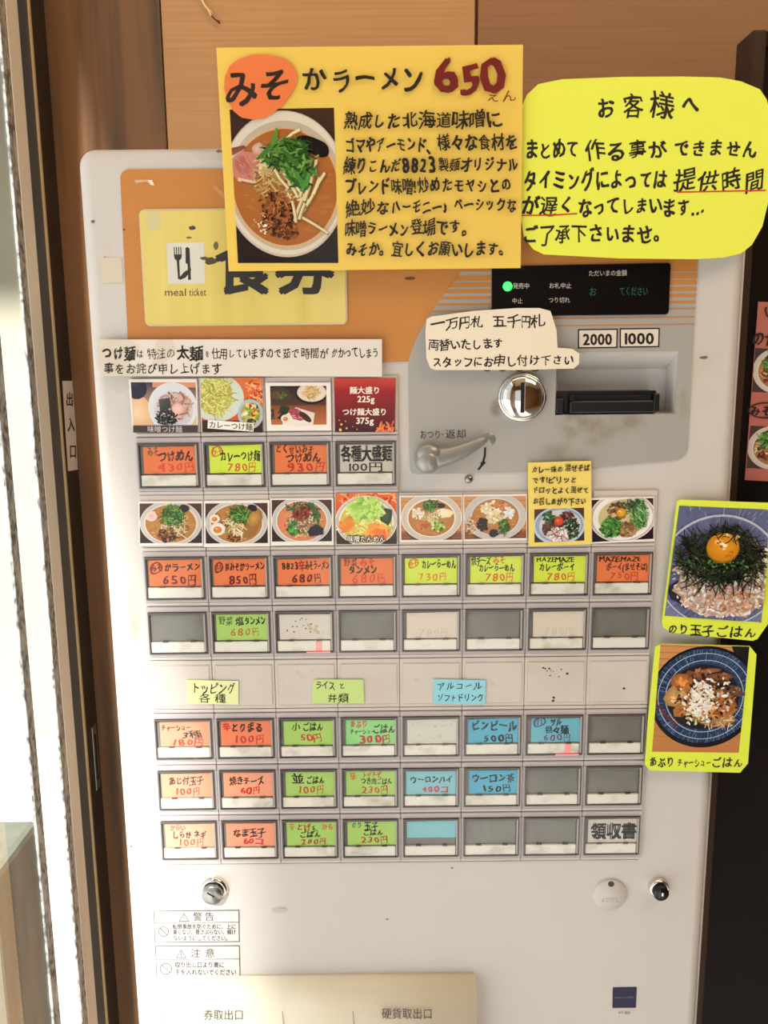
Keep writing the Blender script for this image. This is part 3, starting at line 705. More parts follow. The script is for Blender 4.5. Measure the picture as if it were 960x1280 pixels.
# per button: (card colour, [(text, u0, u1, v, h, ink, bold)], note for label) ; u,v inside the card 0..1
K_, R_, D_, O_ = BLK, (206, 62, 50), DRED, (226, 104, 56)
BT = {
 ('A', 0): (ORC, [('みそ', .08, .3, .2, .34, (120, 84, 62), 0), ('つけめん', .27, .95, .36, .4, (70, 38, 34), .02), ('430円', .25, .95, .76, .36, (232, 84, 60), .02)], 'orange miso つけめん button'),
 ('A', 1): (YLC, [('みそ', .03, .27, .2, .3, O_, .0), ('○', .0, .3, .2, .48, O_, -.01), ('カレーつけ麺', .2, .97, .4, .4, K_, .02), ('780円', .32, .88, .78, .34, O_, .01)], 'yellow カレーつけ麺 780 button'),
 ('A', 2): (ORC, [('とくせいみそ', .02, .75, .16, .34, (90, 40, 24), .015), ('つけめん', .2, .88, .46, .36, (70, 36, 24), .02), ('930円', .22, .95, .8, .38, (200, 60, 40), .02)], 'orange とくせいみそつけめん 930 button'),
 ('A', 3): ((214, 206, 194), [('各種大盛麺', .02, .99, .34, .62, (30, 28, 28), .035), ('100円', .16, .82, .82, .38, (40, 38, 38), .01)], 'white 各種大盛麺 100 button'),
 ('B', 0): (ORC, [('みそ', .03, .27, .3, .3, (90, 30, 22), .01), ('○', -.02, .31, .3, .56, (120, 30, 22), -.01), ('かラーメン', .3, 1., .28, .32, K_, .02), ('650円', .24, .9, .75, .4, D_, .02)], 'orange みそかラーメン 650 button'),
 ('B', 1): (ORC, [('特', .05, .18, .3, .3, D_, .0), ('○', .0, .22, .3, .5, D_, -.005), ('製みそかラーメン', .22, .99, .28, .32, K_, .02), ('850円', .28, .82, .75, .38, D_, .02)], 'orange 製みそかラーメン 850 button'),
 ('B', 2): (ORC, [('8823', .07, .4, .28, .32, K_, .02), ('辛', .39, .54, .3, .42, (180, 30, 24), .02), ('みそラーメン', .53, 1, .26, .36, K_, .02), ('680円', .26, .84, .77, .4, D_, .02)], 'orange 辛みそラーメン 680 button'),
 ('B', 3): (ORC, [('野菜', .05, .32, .16, .34, (70, 50, 24), .0), ('みそ', .36, .66, .16, .34, (222, 70, 44), 0), ('タンメン', .14, .7, .44, .34, K_, .02), ('680円', .2, .86, .8, .42, (226, 78, 54), .005)], 'orange 野菜みそタンメン 680 button'),
 ('B', 4): (YLC, [('みそ', .08, .25, .22, .28, O_, 0), ('○', .03, .3, .22, .46, O_, -.01), ('カレーらーめん', .32, .98, .26, .36, K_, .02), ('730円', .25, .8, .74, .32, (232, 140, 50), .01)], 'yellow カレーらーめん 730 button'),
 ('B', 5): (YLC, [('焼チーズ', .02, .4, .16, .34, K_, .005), ('みそ', .44, .68, .14, .3, O_, 0), ('カレーらーめん', .16, .86, .42, .32, K_, .015), ('780円', .28, .84, .78, .34, O_, .01)], 'yellow 焼チーズカレーらーめん 780 button'),
 ('B', 6): (YLC, [('MAZEMAZE', .04, .78, .14, .22, K_, .01), ('カレーボーイ', .1, .8, .42, .32, K_, .015), ('780円', .24, .8, .78, .32, O_, .01)], 'yellow MAZE MAZE カレーボーイ 780 button'),
 ('B', 7): (ORC, [('MAZE.MAZE', .04, .84, .14, .24, K_, .01), ('ボーイ(まぜそば)', .18, .98, .44, .3, K_, .01), ('750円', .24, .8, .78, .32, (206, 70, 44), .005)], 'red orange MAZE MAZE ボーイ 750 button'),
 ('C', 0): (None, [], 'blank dark grey button left of the green 野菜塩タンメン button'),
 ('C', 1): (GRC, [('野菜', .04, .33, .24, .34, (60, 84, 44), .0), ('塩', .37, .55, .26, .36, K_, .02), ('タンメン', .55, .97, .24, .34, K_, .02), ('680円', .26, .84, .7, .36, (190, 110, 60), .005)], 'green 野菜塩タンメン 680 button'),
 ('C', 2): (WHC, [], 'worn white button with a lit red lamp'), ('C', 3): (None, [], None),
 ('C', 4): ((232, 224, 212), [('780円', .22, .82, .78, .34, (214, 206, 196), 0)], 'faded white button'), ('C', 5): (None, [], None),
 ('C', 6): ((230, 222, 210), [('780円', .2, .8, .78, .34, (213, 205, 194), 0)], 'faded white button'), ('C', 7): (None, [], None),
 ('E', 0): (SAC, [('チャーシュー', .02, .62, .24, .28, K_, .015), ('3種', .44, .84, .54, .32, K_, .01), ('180円', .24, .86, .84, .32, R_, .02)], 'salmon チャーシュー 3種 180 button'),
 ('E', 1): ((250, 140, 100), [('辛', .03, .2, .24, .34, (220, 40, 40), .03), ('とりまる', .2, .84, .26, .38, K_, .03), ('100円', .27, .86, .74, .36, R_, .015)], 'salmon とりまる 100 button'),
 ('E', 2): (GRC, [('小', .16, .34, .26, .32, K_, .02), ('ごはん', .38, .8, .26, .36, K_, .02), ('50円', .33, .76, .7, .34, R_, .015)], 'green 小ごはん 50 button'),
 ('E', 3): (GRD, [('あぶり', .08, .44, .18, .3, R_, .02), ('チャーシュー', .08, .58, .48, .24, K_, .01), ('ごはん', .54, 1, .38, .38, K_, .02), ('300円', .26, .9, .78, .38, (190, 36, 34), .025)], 'green あぶりチャーシューごはん 300 button'),
 ('E', 4): ((218, 222, 216), [], 'white button with faint worn marks'),
 ('E', 5): (BLC, [('ビンビール', .06, .98, .3, .4, K_, .025), ('500円', .3, .9, .8, .34, (30, 30, 30), .025)], 'blue ビンビール 500 button'),
 ('E', 6): ((118, 196, 222), [('冷し', .06, .28, .16, .28, (70, 80, 120), 0), ('○', .0, .34, .16, .5, (70, 80, 120), -.01), ('ザル', .38, .62, .16, .3, K_, .015), ('担々麺', .28, .76, .5, .32, K_, .015), ('600円', .24, .8, .8, .3, (110, 80, 120), .01)], 'blue ザル担々麺 600 button with a lit red lamp'),
 ('E', 7): (None, [], None),
 ('F', 0): (SAC, [('あじ付玉子', .14, .84, .32, .34, K_, .02), ('100円', .27, .76, .76, .34, R_, .015)], 'salmon あじ付玉子 100 button'),
 ('F', 1): (SAC, [('焼きチーズ', .12, .82, .34, .34, K_, .02), ('60円', .34, .74, .72, .34, (214, 40, 36), .02)], 'salmon 焼きチーズ 60 button'),
 ('F', 2): (GRC, [('並', .13, .37, .3, .38, K_, .02), ('ごはん', .42, .8, .34, .34, K_, .02), ('100円', .26, .78, .74, .36, (200, 90, 50), .015)], 'green 並ごはん 100 button'),
 ('F', 3): (GRC, [('辛', .06, .22, .22, .36, O_, .0), ('トゲトゲ', .33, .72, .16, .26, R_, .01), ('つき肉ごはん', .3, .94, .42, .28, K_, .005), ('230円', .3, .84, .78, .34, (200, 70, 50), .01)], 'green 肉ごはん 230 button'),
 ('F', 4): (CYC, [('ウーロンハイ', .08, .94, .38, .3, K_, .015), ('400コ', .3, .86, .78, .3, (200, 70, 80), .015)], 'pale blue ウーロンハイ 400 button'),
 ('F', 5): (BLC, [('ウーロン茶', .05, .94, .34, .38, K_, .02), ('150円', .28, .86, .76, .32, (30, 30, 30), .02)], 'blue ウーロン茶 150 button'),
 ('F', 6): (None, [], None), ('F', 7): (None, [], None),
 ('G', 0): ((250, 178, 150), [('からい', .1, .42, .18, .26, (214, 90, 70), .01), ('しらが ネギ', .14, .84, .48, .34, K_, .02), ('100円', .27, .78, .8, .34, (206, 80, 66), .01)], 'pale salmon しらがネギ 100 button'),
 ('G', 1): ((250, 166, 136), [('なま玉子', .14, .8, .42, .34, K_, .02), ('60コ', .34, .78, .78, .3, (214, 50, 44), .02)], 'salmon なま玉子 60 button'),
 ('G', 2): (GRC, [('辛', .04, .18, .2, .34, (214, 130, 70), -.005), ('とげ', .2, .5, .22, .3, (160, 60, 30), .015), ('玉、', .5, .7, .3, .3, K_, .01), ('から', .72, .96, .2, .28, (220, 90, 60), .01), ('ごはん', .26, .7, .52, .28, K_, .015), ('280円', .28, .8, .82, .28, (190, 50, 40), .015)], 'green とげ玉ごはん 280 button'),
 ('G', 3): (GRC, [('のり', .08, .3, .14, .3, (90, 90, 60), 0), ('玉子', .34, .64, .2, .36, K_, .015), ('ごはん', .32, .74, .46, .28, K_, .015), ('230円', .26, .82, .78, .3, (180, 60, 44), .015)], 'green のり玉子ごはん 230 button'),
 ('G', 4): (CYC, [], 'blank pale blue button'), ('G', 5): (None, [], None), ('G', 6): (None, [], None),
 ('G', 7): ((218, 214, 210), [('領収書', .06, 1, .52, .74, (24, 22, 22), .04)], 'white 領収書 button'),
}
def place(name, me, parent, x, z):
    o = bpy.data.objects.new(name, me); C.objects.link(o); o.parent = parent; o.location = (x, 0, z + ZO); return o
for row in 'ABCEFG':
    for c in range(4 if row == 'A' else 8):
        x0, z0 = (c - 4) * PX_, rowz[row]
        col, txt, lab = BT[(row, c)]
        bz = place('ticket_button', ME_button, TM, x0, z0)
        bz['label'] = lab or 'blank dark grey button'
        z = place('button_bezel', ME_bezel, bz, x0, z0); z.location = (0, 0, 0)
        for nm_, me_ in (('lower_rail', ME_rail), ('indicator_strip', ME_strip)):
            q = place(nm_, me_, bz, 0, 0); q.location = (0, 0, 0)
        if col is not None:
            # card in metres on the button face
            ca0, ca1, cb0, cb1 = x0 + .0056, x0 + .0458, z0 + zsplit + .0003, z0 + wz1 - .0020
            if (row, c) == ('G', 4): cb0 += .006
            R = random.Random(hash_(row) * 9 + c); dx = R.uniform(-.0012, .0006); ca0 += dx; ca1 += dx * .5
            P = Print(0); lay = [0.0030]
            def to3(u, v, a0=ca0, a1=ca1, b0=cb0, b1=cb1, P=P): return Vector((a0 + (a1 - a0) * u - x0, -.0030 - P.layer, b1 + (b0 - b1) * v - z0))
            P.to3 = to3; P.step = 4e-6
            P.poly([(0, .02 + R.uniform(-.02, .02)), (1, R.uniform(-.02, .03)), (1, 1), (0, 1)], col)
            for (t, u0, u1, v, h, ink, bo) in txt:
                printed = (row, c) in (('A', 3), ('G', 7))
                P.text(t, u0, u1, v, h * (1.0 if printed else 1.1), ink, bo + (0 if printed else (.002 if '円' in t else .012)), hand=0 if printed else 1)
            if (row, c) == ('E', 4):
                for _ in range(16): P.blob(R.uniform(.1, .9), R.choice((.25, .7)) + R.uniform(-.1, .1), R.uniform(.01, .04), R.uniform(.02, .05), (202, 202, 202))
            if (row, c) == ('C', 2):
                for _ in range(14): P.blob(R.uniform(.1, .9), R.uniform(.1, .9), R.uniform(.008, .02), R.uniform(.015, .035), (74, 66, 60))
                P.rng = R
                for _ in range(5): P.blob(R.uniform(.5, .8), R.uniform(.4, .8), .04, .07, (208, 192, 168))
            q = P.build('label_card', bz)
        q = place('clear_cap', ME_cap, bz, 0, 0); q.location = (0, 0, 0)
        if (row, c) in (('C', 2), ('E', 6)):
            MB().box(.0335, .0385, -.00412, -.0040, wz0 + .0016, zsplit - .0012, bev=.00005, seg=1).build('red_lamp', 'led_red', bz)
            MB().box(.026, .0452, -.0049, -.0042, wz0 + .0002, wz0 + .0011, 0).build('red_lamp', 'led_red', bz)
for row, cols in (('photoA', 4), ('photoB', 8), ('D', 8)):
    for c in range(cols):
        o = place('blank_plate' if row == 'D' else 'photo_holder', ME_plate, TM, (c - 4) * PX_, rowz[row])
        q = place('lower_rail', ME_rail, o, 0, 0); q.location = (0, 0, 0)
P = Print(.00302)
for _ in range(11): P.blob(P.rng.uniform(674, 712), P.rng.uniform(833, 846), P.rng.uniform(.6, 1.6), P.rng.uniform(.5, 1.1), (60, 50, 44))
for x, y in ((691.5, 876), (692, 872), (780, 860.5), (709, 842)): P.blob(x, y, 1.8, 1.4, (50, 42, 38))
for x, y in ((372, 840), (378, 846), (352, 851), (390, 838), (582, 850), (520, 850), (616, 856)): P.blob(x, y, 3.5, 2, (206, 190, 176))
P.build('peeled_spots', TM)['kind'] = 'stuff'

# ---- locks, disc, stickers, tray
def lock(px, py, rout, off, rin, dark, lab):
    cx, cz = XZ(px, py, .004)
    o = MB().lathe((cx, cz), [(rout, 0), (rout, -.0022), (rout * .93, -.0042), (rout * .8, -.0052), (rout * .72, -.0048)], 48).build('lock', 'chrome', TM)
    o['label'] = lab
    c2 = (cx + off[0], cz + off[1])
    k = MB().lathe(c2, [(rin, -.001), (rin, -.0085), (rin * .95, -.0092), (0, -.0092)], 40).build('key_cylinder', dark, o)
    return o, c2
o, c2 = lock(267, 1113.5, .0118, (-.0004, -.0012), .0086, 'steel', 'large chrome lock above the warning stickers')
mb = MB(); mb.box(-.0035, .0035, -.0094, -.0090, -.0006, .0006)
for v in mb.bm.verts:
    a = math.radians(-34); x, z = v.co.x, v.co.z; v.co.x = c2[0] - .001 + x * math.cos(a) - z * math.sin(a); v.co.z = c2[1] + .001 + x * math.sin(a) + z * math.cos(a)
mb.build('keyhole', 'dark_hole', o)
o, c2 = lock(824.5, 1112, .0088, (0, -.0008), .0064, 'black_plastic', 'small dark lock by the round white cover')
MB().box(c2[0] + .0002, c2[0] + .0013, -.0096, -.0090, c2[1] - .0014, c2[1] + .0012).build('keyhole', 'chrome', o)
cx, cz = XZ(763, 1119.5, .002)
disc = MB().lathe((cx, cz), [(.0142, 0), (.0142, -.0014), (.0136, -.0021), (0, -.0021)], 48).build('round_cover', 'machine_white', TM)
P = Print(.0022); P.blob(763.9, 1105, 4, 3.6, (70, 52, 46), 14, .03); P.text('よびだし', 751, 775, 1124.5, 7, (150, 148, 146), 0, hand=0, slope=.3); P.build('cover_print', disc)
# warning stickers
G = (62, 62, 64)
def sticker(q, y_div, title, lines, r, tri_x, lab):
    o = sheet('warning_sticker', q, .0004, (206, 204, 199), TM, .0003); o['label'] = lab
    P = Print(.0005)
    P.line(q + [q[0]], .9, G); P.line([((q[0][0] * .4 + q[3][0] * .6), y_div), ((q[1][0] * .4 + q[2][0] * .6), y_div - .6)], .7, G)
    tx, ty = tri_x; P.line([(tx, ty - 5.2), (tx + 6, ty + 4.6), (tx - 6, ty + 4.6), (tx, ty - 5.2)], .9, G); P.line([(tx, ty - 2), (tx, ty + 1.6)], 1, G); P.line([(tx, ty + 2.6), (tx, ty + 3.4)], 1, G)
    for t, a, b, y, h in title: P.text(t, a, b, y, h, G, .005, hand=0)
    cx, cy, rr = r; P.ring(cx, cy, rr, rr * .95, 1, G, 20); P.line([(cx - rr * .7, cy - rr * .7), (cx + rr * .7, cy + rr * .65)], 1, G)
    for t, a, b, y, h in lines: P.text(t, a, b, y, h, (50, 50, 52), .016, hand=0)
    P.build('sticker_print', o)
sticker([(192.2, 1139), (298.5, 1138), (299, 1177), (193.8, 1178)], 1153.4, [('警', 241, 253, 1145.8, 12), ('告', 255.5, 268, 1145.6, 12)],
        [('転倒事故を防ぐために、上に', 215.5, 295, 1158.2, 7.2), ('乗らない、揺さぶらない、傾け', 216, 295, 1165, 7.2), ('ないようにしてください。', 216.5, 288, 1172.6, 7.2)], (204.5, 1164.5, 6.2), (230, 1147), 'white 警告 warning sticker with a thick border')
sticker([(194.3, 1182.7), (299, 1182.4), (300, 1221), (195.8, 1222)], 1199.4, [('注', 238, 251, 1191.4, 12), ('意', 256, 269, 1191.2, 12)],
        [('取り出し口より奥に', 218.5, 280.5, 1206, 8), ('手を入れないでください', 218.5, 295.5, 1215.2, 8)], (207.3, 1211, 7.2), (226.5, 1192.6), 'white 注意 caution sticker, lower of the two')
o = sheet('maker_sticker', [(766.8, 1234.5), (795.6, 1234), (796, 1235), (795, 1259.3), (794, 1259.8), (766, 1260), (765.6, 1259), (766, 1235.4)], .0004, (26, 26, 66), TM, .0003); o['label'] = 'small navy square sticker'
P = Print(.0005); [P.line([(768.5 + 1.9 * k, 1248 - P.rng.uniform(.2, 2.6)), (769.7 + 1.9 * k, 1248 - P.rng.uniform(0, 2))], .7, (120, 122, 150)) for k in range(13)]; P.text('VT-B10', 772.5, 788, 1266, 5, (120, 120, 112), 0, hand=0); P.build('sticker_print', o)
# delivery tray cover: bulging cream hood
tx0, tz = XZ(193, 1222, .001); tx1 = XZ(593.5, 1222, .001)[0]
prof = [(0, tz + .001), (-.002, tz), (-.006, tz - .0005), (-.0105, tz - .003), (-.014, tz - .008), (-.0165, tz - .016), (-.018, tz - .028), (-.0185, tz - .05), (-.0185, tz - .12), (0, tz - .12)]
bm = bmesh.new()
a = [bm.verts.new((tx0, y, z)) for y, z in prof]; b = [bm.verts.new((tx1, y, z)) for y, z in prof]
bm.faces.new(a); bm.faces.new(b[::-1])
for i in range(len(prof)): bm.faces.new((a[i], a[(i + 1) % len(prof)], b[(i + 1) % len(prof)], b[i]))
bmesh.ops.recalc_face_normals(bm, faces=bm.faces)
e = [e for e in bm.edges if (all(abs(v.co.x - tx0) < 1e-6 for v in e.verts) or all(abs(v.co.x - tx1) < 1e-6 for v in e.verts)) and any(v.co.y < -.001 for v in e.verts)]
bmesh.ops.bevel(bm, geom=e, offset=.0016, segments=3, affect='EDGES')
for f in bm.faces: f.smooth = len(f.verts) == 4
me = bpy.data.meshes.new('delivery_tray'); bm.to_mesh(me); bm.free()
tray = link('delivery_tray', me, TM, 'cream')
P = Print(.0182); P.text('券取出口', 254, 305, 1268, 14.5, (70, 68, 64), .004, hand=0); P.text('硬貨取出口', 477, 541, 1266.5, 14.5, (70, 68, 64), .004, hand=0)
P.line([(204, 1264), (208, 1283)], .9, (150, 146, 130)); P.line([(353, 1264), (355, 1283)], .9, (150, 146, 130)); P.line([(441, 1264), (443, 1283)], .9, (150, 146, 130))
for p in P.v: p.y = -.0187
P.build('tray_print', tray)['kind'] = 'stuff'
MB().box(XZ(196, 1078)[0], XZ(797, 1070)[0], -.001, 0, XZ(500, 1079)[1], XZ(500, 1079)[1] + .0014).build('grid_ledge', 'plate', TM)

# ================================================================== FOOD PICTURES (flat print)
GREENS = [(60, 110, 40), (84, 140, 56), (44, 84, 34), (120, 168, 80), (38, 70, 30)]
SPROUT = [(222, 206, 150), (200, 180, 120), (236, 224, 180), (180, 154, 96)]
MINCE = [(110, 58, 30), (84, 42, 22), (150, 84, 44), (60, 30, 18), (176, 110, 60)]
def bowl(P, cx, cy, rx, ry, rim, soup, edge, k=.83, kin=.78, shade=(196, 190, 180)):
    P.ell(cx, cy, rx, ry, rim, rim, 44)
    P.ell(cx, cy, rx * .975, ry * .975, tuple(min(255, c + 8) for c in rim), shade, 44)
    P.ell(cx, cy + ry * .01, rx * k, ry * k, shade, tuple(min(255, c + 4) for c in rim), 44)
    P.ell(cx, cy + ry * .02, rx * kin, ry * kin, soup, edge, 44)
    for _ in range(26):
        x, y, a = P.inside(cx, cy, rx * kin * .92, ry * kin * .92); P.ell(x, y, rx * .07, ry * .03, P.jc(soup, 16), P.jc(soup, 8), 7, .3)
def egg_half(P, cx, cy, r, yolk=(226, 140, 50)):
    P.ell(cx, cy, r, r * .85, (250, 246, 236), (226, 218, 204), 16); P.ell(cx, cy + r * .08, r * .55, r * .45, yolk, tuple(c * .85 for c in yolk), 14)
    P.ell(cx - r * .15, cy - r * .05, r * .12, r * .08, (255, 220, 170), n=8)
def yolk(P, cx, cy, r, c=(240, 180, 50)):
    P.ell(cx, cy + r * .06, r * 1.06, r * 1.02, tuple(k * .6 for k in c), n=20); P.ell(cx, cy, r, r * .95, c, tuple(k * .82 for k in c), 24)
    P.ell(cx - r * .3, cy - r * .3, r * .28, r * .18, (255, 240, 190), tuple(min(255, k + 15) for k in c), 10)
def greens(P, cx, cy, rx, ry, n, ln, wd): 
    P.bits(cx, cy, rx * .8, ry * .8, n // 3, ln * .35, GREENS[:3] + [(30, 56, 26)], 1.4); P.strands(cx, cy, rx, ry, n, ln, wd, GREENS, .9, taper=.7)
def nori(P, pts): P.layer += P.step; P.pc([(x, y, (26 + 8 * i, 24 + 6 * i, 24 + 4 * i)) for i, (x, y) in enumerate(pts)])
def big_ramen(P):
    A = P.A
    P.rect(0, 0, A, .2, (70, 48, 38), (60, 40, 32)); P.rect(0, .2, A, 1, (64, 42, 34), (30, 24, 26))
    for k in range(10): P.rect(0, .9 + .01 * k, A, .902 + .01 * k, P.jc((44, 34, 32), 8))
    cx, cy = .335, .487
    P.ell(cx, cy, .405, .475, (222, 214, 200), (206, 196, 182), 60)
    P.ell(cx, cy - .004, .395, .463, (232, 226, 214), (226, 218, 204), 60)
    P.ell(cx + .005, cy + .01, .372, .42, (206, 196, 180), (196, 184, 166), 60)
    P.ell(cx + .003, cy + .022, .352, .388, (198, 140, 86), (222, 180, 130), 60)
    P.ell(cx + .003, cy + .022, .342, .378, (190, 122, 62), (174, 106, 52), 60)
    R = P.rng
    for _ in range(160):
        x, y, a = P.inside(cx, cy + .03, .32, .35); P.ell(x, y, R.uniform(.01, .045), R.uniform(.004, .016), P.jc((186, 118, 60), 12), P.jc((182, 114, 56), 6), 8, .3)
    # pork
    P.layer += P.step
    P.pc([(.0, .25, (120, 66, 56)), (.08, .235, (110, 60, 50)), (.1, .25, (150, 90, 74)), (.0, .3, (150, 90, 70))])
    po = [(-.01, .29), (.08, .265), (.15, .285), (.2, .36), (.18, .45), (.14, .475), (.03, .46), (-.01, .40)]
    P.ell(.095, .37, .11, .10, (196, 120, 112), (206, 138, 126), 14, .12); P.ell(.07, .36, .06, .06, (176, 100, 84), (190, 116, 104), 12, .1)
    for _ in range(30): x, y, a = P.inside(.1, .37, .085, .08); P.ell(x, y, .02, .006, P.jc((200, 128, 118), 14), n=7, rot=.9)
    P.st([(.03, .455), (.08, .468), (.13, .478), (.17, .46), (.19, .40), (.205, .34)], .028, (232, 204, 180), .2)
    P.st([(.05, .47), (.1, .482), (.14, .49)], .01, (150, 96, 60)); P.ell(.17, .255, .035, .04, (232, 196, 184), (206, 160, 150), 10, .2)
    # black wood-ear
    P.ell(.53, .245, .115, .055, (34, 26, 26), (24, 18, 18), 18, .1, rot=.45); P.ell(.45, .225, .05, .02, (60, 34, 26), n=10, wob=.2, rot=-.3); P.ell(.5, .215, .03, .008, (80, 76, 84), (40, 32, 32), 8, rot=.3)
    # sprouts and mince
    P.strands(.33, .40, .17, .17, 150, .13, .011, SPROUT, 1.0)
    P.ell(.26, .52, .1, .09, (176, 124, 66), (160, 104, 54), 12, .3)
    P.strands(.24, .50, .1, .09, 60, .09, .011, [(206, 176, 116), (186, 148, 86), (150, 104, 56)], 1.4)
    P.bits(.29, .70, .115, .125, 170, .014, MINCE, 1.8); P.bits(.25, .60, .08, .06, 50, .012, MINCE, 1.8); P.bits(.34, .80, .06, .045, 50, .014, MINCE, 1.6)
    P.strands(.29, .69, .11, .13, 60, .04, .006, [(60, 28, 16), (176, 100, 56), (206, 140, 84)], 2)
    P.bits(.17, .74, .05, .05, 18, .006, [(250, 236, 210), (226, 170, 120)], 1.5); P.bits(.19, .78, .03, .03, 8, .008, [(255, 248, 230)], 1.5)
    for a, b in (((.33, .42), (.50, .62)), ((.27, .39), (.36, .52)), ((.52, .46), (.40, .70)), ((.57, .44), (.44, .68)), ((.49, .36), (.42, .60)), ((.55, .33), (.50, .50)), ((.36, .48), (.47, .64)), ((.43, .70), (.61, .81)),
                 ((.45, .58), (.39, .73)), ((.53, .40), (.46, .60)), ((.38, .60), (.40, .74)), ((.60, .42), (.52, .56)), ((.28, .32), (.40, .44)), ((.46, .62), (.42, .72)), ((.36, .20), (.45, .14)), ((.35, .45), (.42, .58))):
        m = ((a[0] + b[0]) / 2 + R.uniform(-.01, .01), (a[1] + b[1]) / 2 + R.uniform(-.008, .008))
        P.st([(a[0] + .004, a[1] + .006), (m[0] + .004, m[1] + .006), (b[0] + .004, b[1] + .006)], .02, (140, 110, 66)); P.st([a, m, b], .018, P.jc((224, 208, 160), 12)); P.st([(a[0] - .003, a[1]), (m[0] - .003, m[1]), (b[0] - .003, b[1])], .006, (240, 230, 190))
    greens(P, .36, .30, .15, .10, 150, .085, .016); greens(P, .44, .41, .09, .10, 60, .08, .02)
    for a, b, c in (((.30, .13), (.24, .28), (90, 150, 60)), ((.26, .24), (.16, .33), (70, 130, 50)), ((.4, .40), (.46, .54), (74, 140, 60)), ((.46, .38), (.48, .53), (60, 120, 50)), ((.5, .42), (.44, .54), (84, 150, 70)), ((.32, .26), (.42, .38), (60, 116, 46)), ((.36, .44), (.43, .5), (50, 100, 44))):
        P.st([a, ((a[0] + b[0]) / 2 + .01, (a[1] + b[1]) / 2), b], .034, c, .6)
def noise_bg(P, c, n=30):
    P.rect(0, 0, P.A, 1, c); P.bits(P.A / 2, .5, P.A * .7, .7, n, .06, [c, tuple(k * .8 for k in c)], 2.5)
def ramen(P, kind):
    A = P.A; cx = A / 2; bgd = (54, 36, 36)
    P.rect(0, 0, A, 1, (78, 56, 46), (34, 24, 30))
    if kind in ('miso', 'egg', 'spicy'):
        rx = A * .5
        bowl(P, cx, .5, rx, .58, (216, 220, 226), (198, 146, 78), (180, 124, 60), .86, .82)
        if kind == 'spicy': P.ell(cx, .52, rx * .8, .46, (222, 150, 110), (214, 130, 86), 30)
        P.bits(cx, .55, rx * .7, .4, 50, .03, [(170, 112, 54), (206, 156, 92), (150, 96, 46)], 2)
        P.ell(cx + .06, .5, .36, .34, (120, 84, 40), (150, 104, 54), 16, .25)
        P.strands(cx + .05, .55, .34, .34, 130, .2, .018, SPROUT + [(120, 90, 50)], 1)
        if kind == 'miso':
            P.ell(.30, .32, .14, .13, (226, 176, 170), (240, 214, 200), 12, .15); P.ell(A * .72, .12, .13, .09, (40, 34, 36), n=12, wob=.1, rot=.3)
            P.bits(cx - .08, .80, .24, .16, 110, .035, MINCE + [(40, 22, 16)])
            for a, b in (((cx + .35, .3), (cx + .15, .82)), ((cx, .45), (cx + .2, .75)), ((cx - .1, .3), (cx + .1, .65)), ((cx + .2, .75), (cx + .5, .95))): P.st([a, b], .03, (226, 210, 160))
            greens(P, cx + .06, .3, .27, .24, 110, .18, .035)
        elif kind == 'egg':
            for k in range(5): P.ell(A * .70 + .03 * k, .62 - .06 * k, .2, .26, (206, 160, 84), (150, 104, 50), 20, rot=.4)
            P.ell(A * .76, .12, .12, .08, (40, 34, 36), n=12, wob=.1, rot=.3)
            P.bits(cx - .08, .86, .16, .1, 45, .035, MINCE); P.strands(cx, .55, .18, .25, 40, .3, .025, SPROUT, .6, 1.0, .6)
            greens(P, cx + .06, .28, .25, .22, 100, .18, .035)
            egg_half(P, .23, .38, .13); egg_half(P, .3, .64, .19, (232, 140, 60))
        else:
            P.strands(cx, .18, .36, .1, 50, .12, .03, [(40, 96, 60), (60, 120, 80), (30, 70, 44)], 2)
            P.strands(cx + .33, .42, .1, .25, 30, .1, .03, [(50, 110, 60), (30, 70, 44)], 2)
            P.strands(cx, .55, .3, .2, 80, .12, .02, [(226, 196, 176), (176, 130, 120), (140, 90, 96), (240, 226, 206)], 2)
            P.bits(cx - .2, .68, .14, .16, 50, .04, [(50, 110, 50), (80, 150, 66), (36, 80, 40)])
            P.bits(cx + .0, .33, .2, .16, 90, .035, [(120, 40, 30), (90, 26, 24), (160, 70, 50)]); P.ell(cx + .3, .76, .2, .12, (34, 32, 48), n=12, wob=.25)
    elif kind == 'tanmen':
        P.rect(0, 0, A, .5, (226, 110, 50), (206, 70, 40)); P.strands(cx, .1, A * .5, .12, 40, .2, .03, [(240, 150, 80), (200, 50, 30), (250, 180, 110)], 2)
        P.rect(0, .8, A, 1, (60, 36, 24), (30, 20, 14))
        bowl(P, cx, .55, A * .51, .5, (240, 240, 230), (222, 214, 90), (206, 190, 80), .88, .84)
        P.strands(cx, .66, .5, .26, 90, .2, .025, [(230, 220, 110), (246, 240, 160), (210, 190, 80)], 1.5)
        P.bits(cx - .35, .6, .14, .12, 14, .08, [(240, 160, 60), (226, 130, 50)]); P.bits(cx + .2, .76, .22, .12, 22, .09, [(240, 140, 50), (250, 160, 70), (222, 110, 40)])
        P.ell(A * .82, .45, .13, .17, (70, 84, 50), (44, 56, 30), 10, .2)
        P.strands(cx, .33, .34, .22, 110, .18, .05, [(170, 214, 90), (200, 232, 120), (130, 180, 70), (220, 240, 150)], 1.6); P.bits(cx, .3, .25, .2, 30, .05, [(190, 226, 110), (150, 200, 80)])
    elif kind in ('curry', 'cheese'):
        P.rect(0, 0, A, 1, (206, 150, 96), (196, 120, 66)); P.rect(0, .8, A, 1, (150, 86, 44), (110, 60, 36))
        for k in range(8): P.rect(0, .1 + .12 * k, A, .115 + .12 * k, (170, 110, 60))
        P.ell(cx, .56, A * .47, .58, (90, 60, 40), n=30)
        rim = (240, 232, 214) if kind == 'curry' else (206, 212, 224)
        bowl(P, cx, .48, A * .5, .56, rim, (196, 144, 84), (180, 120, 60), .80, .76)
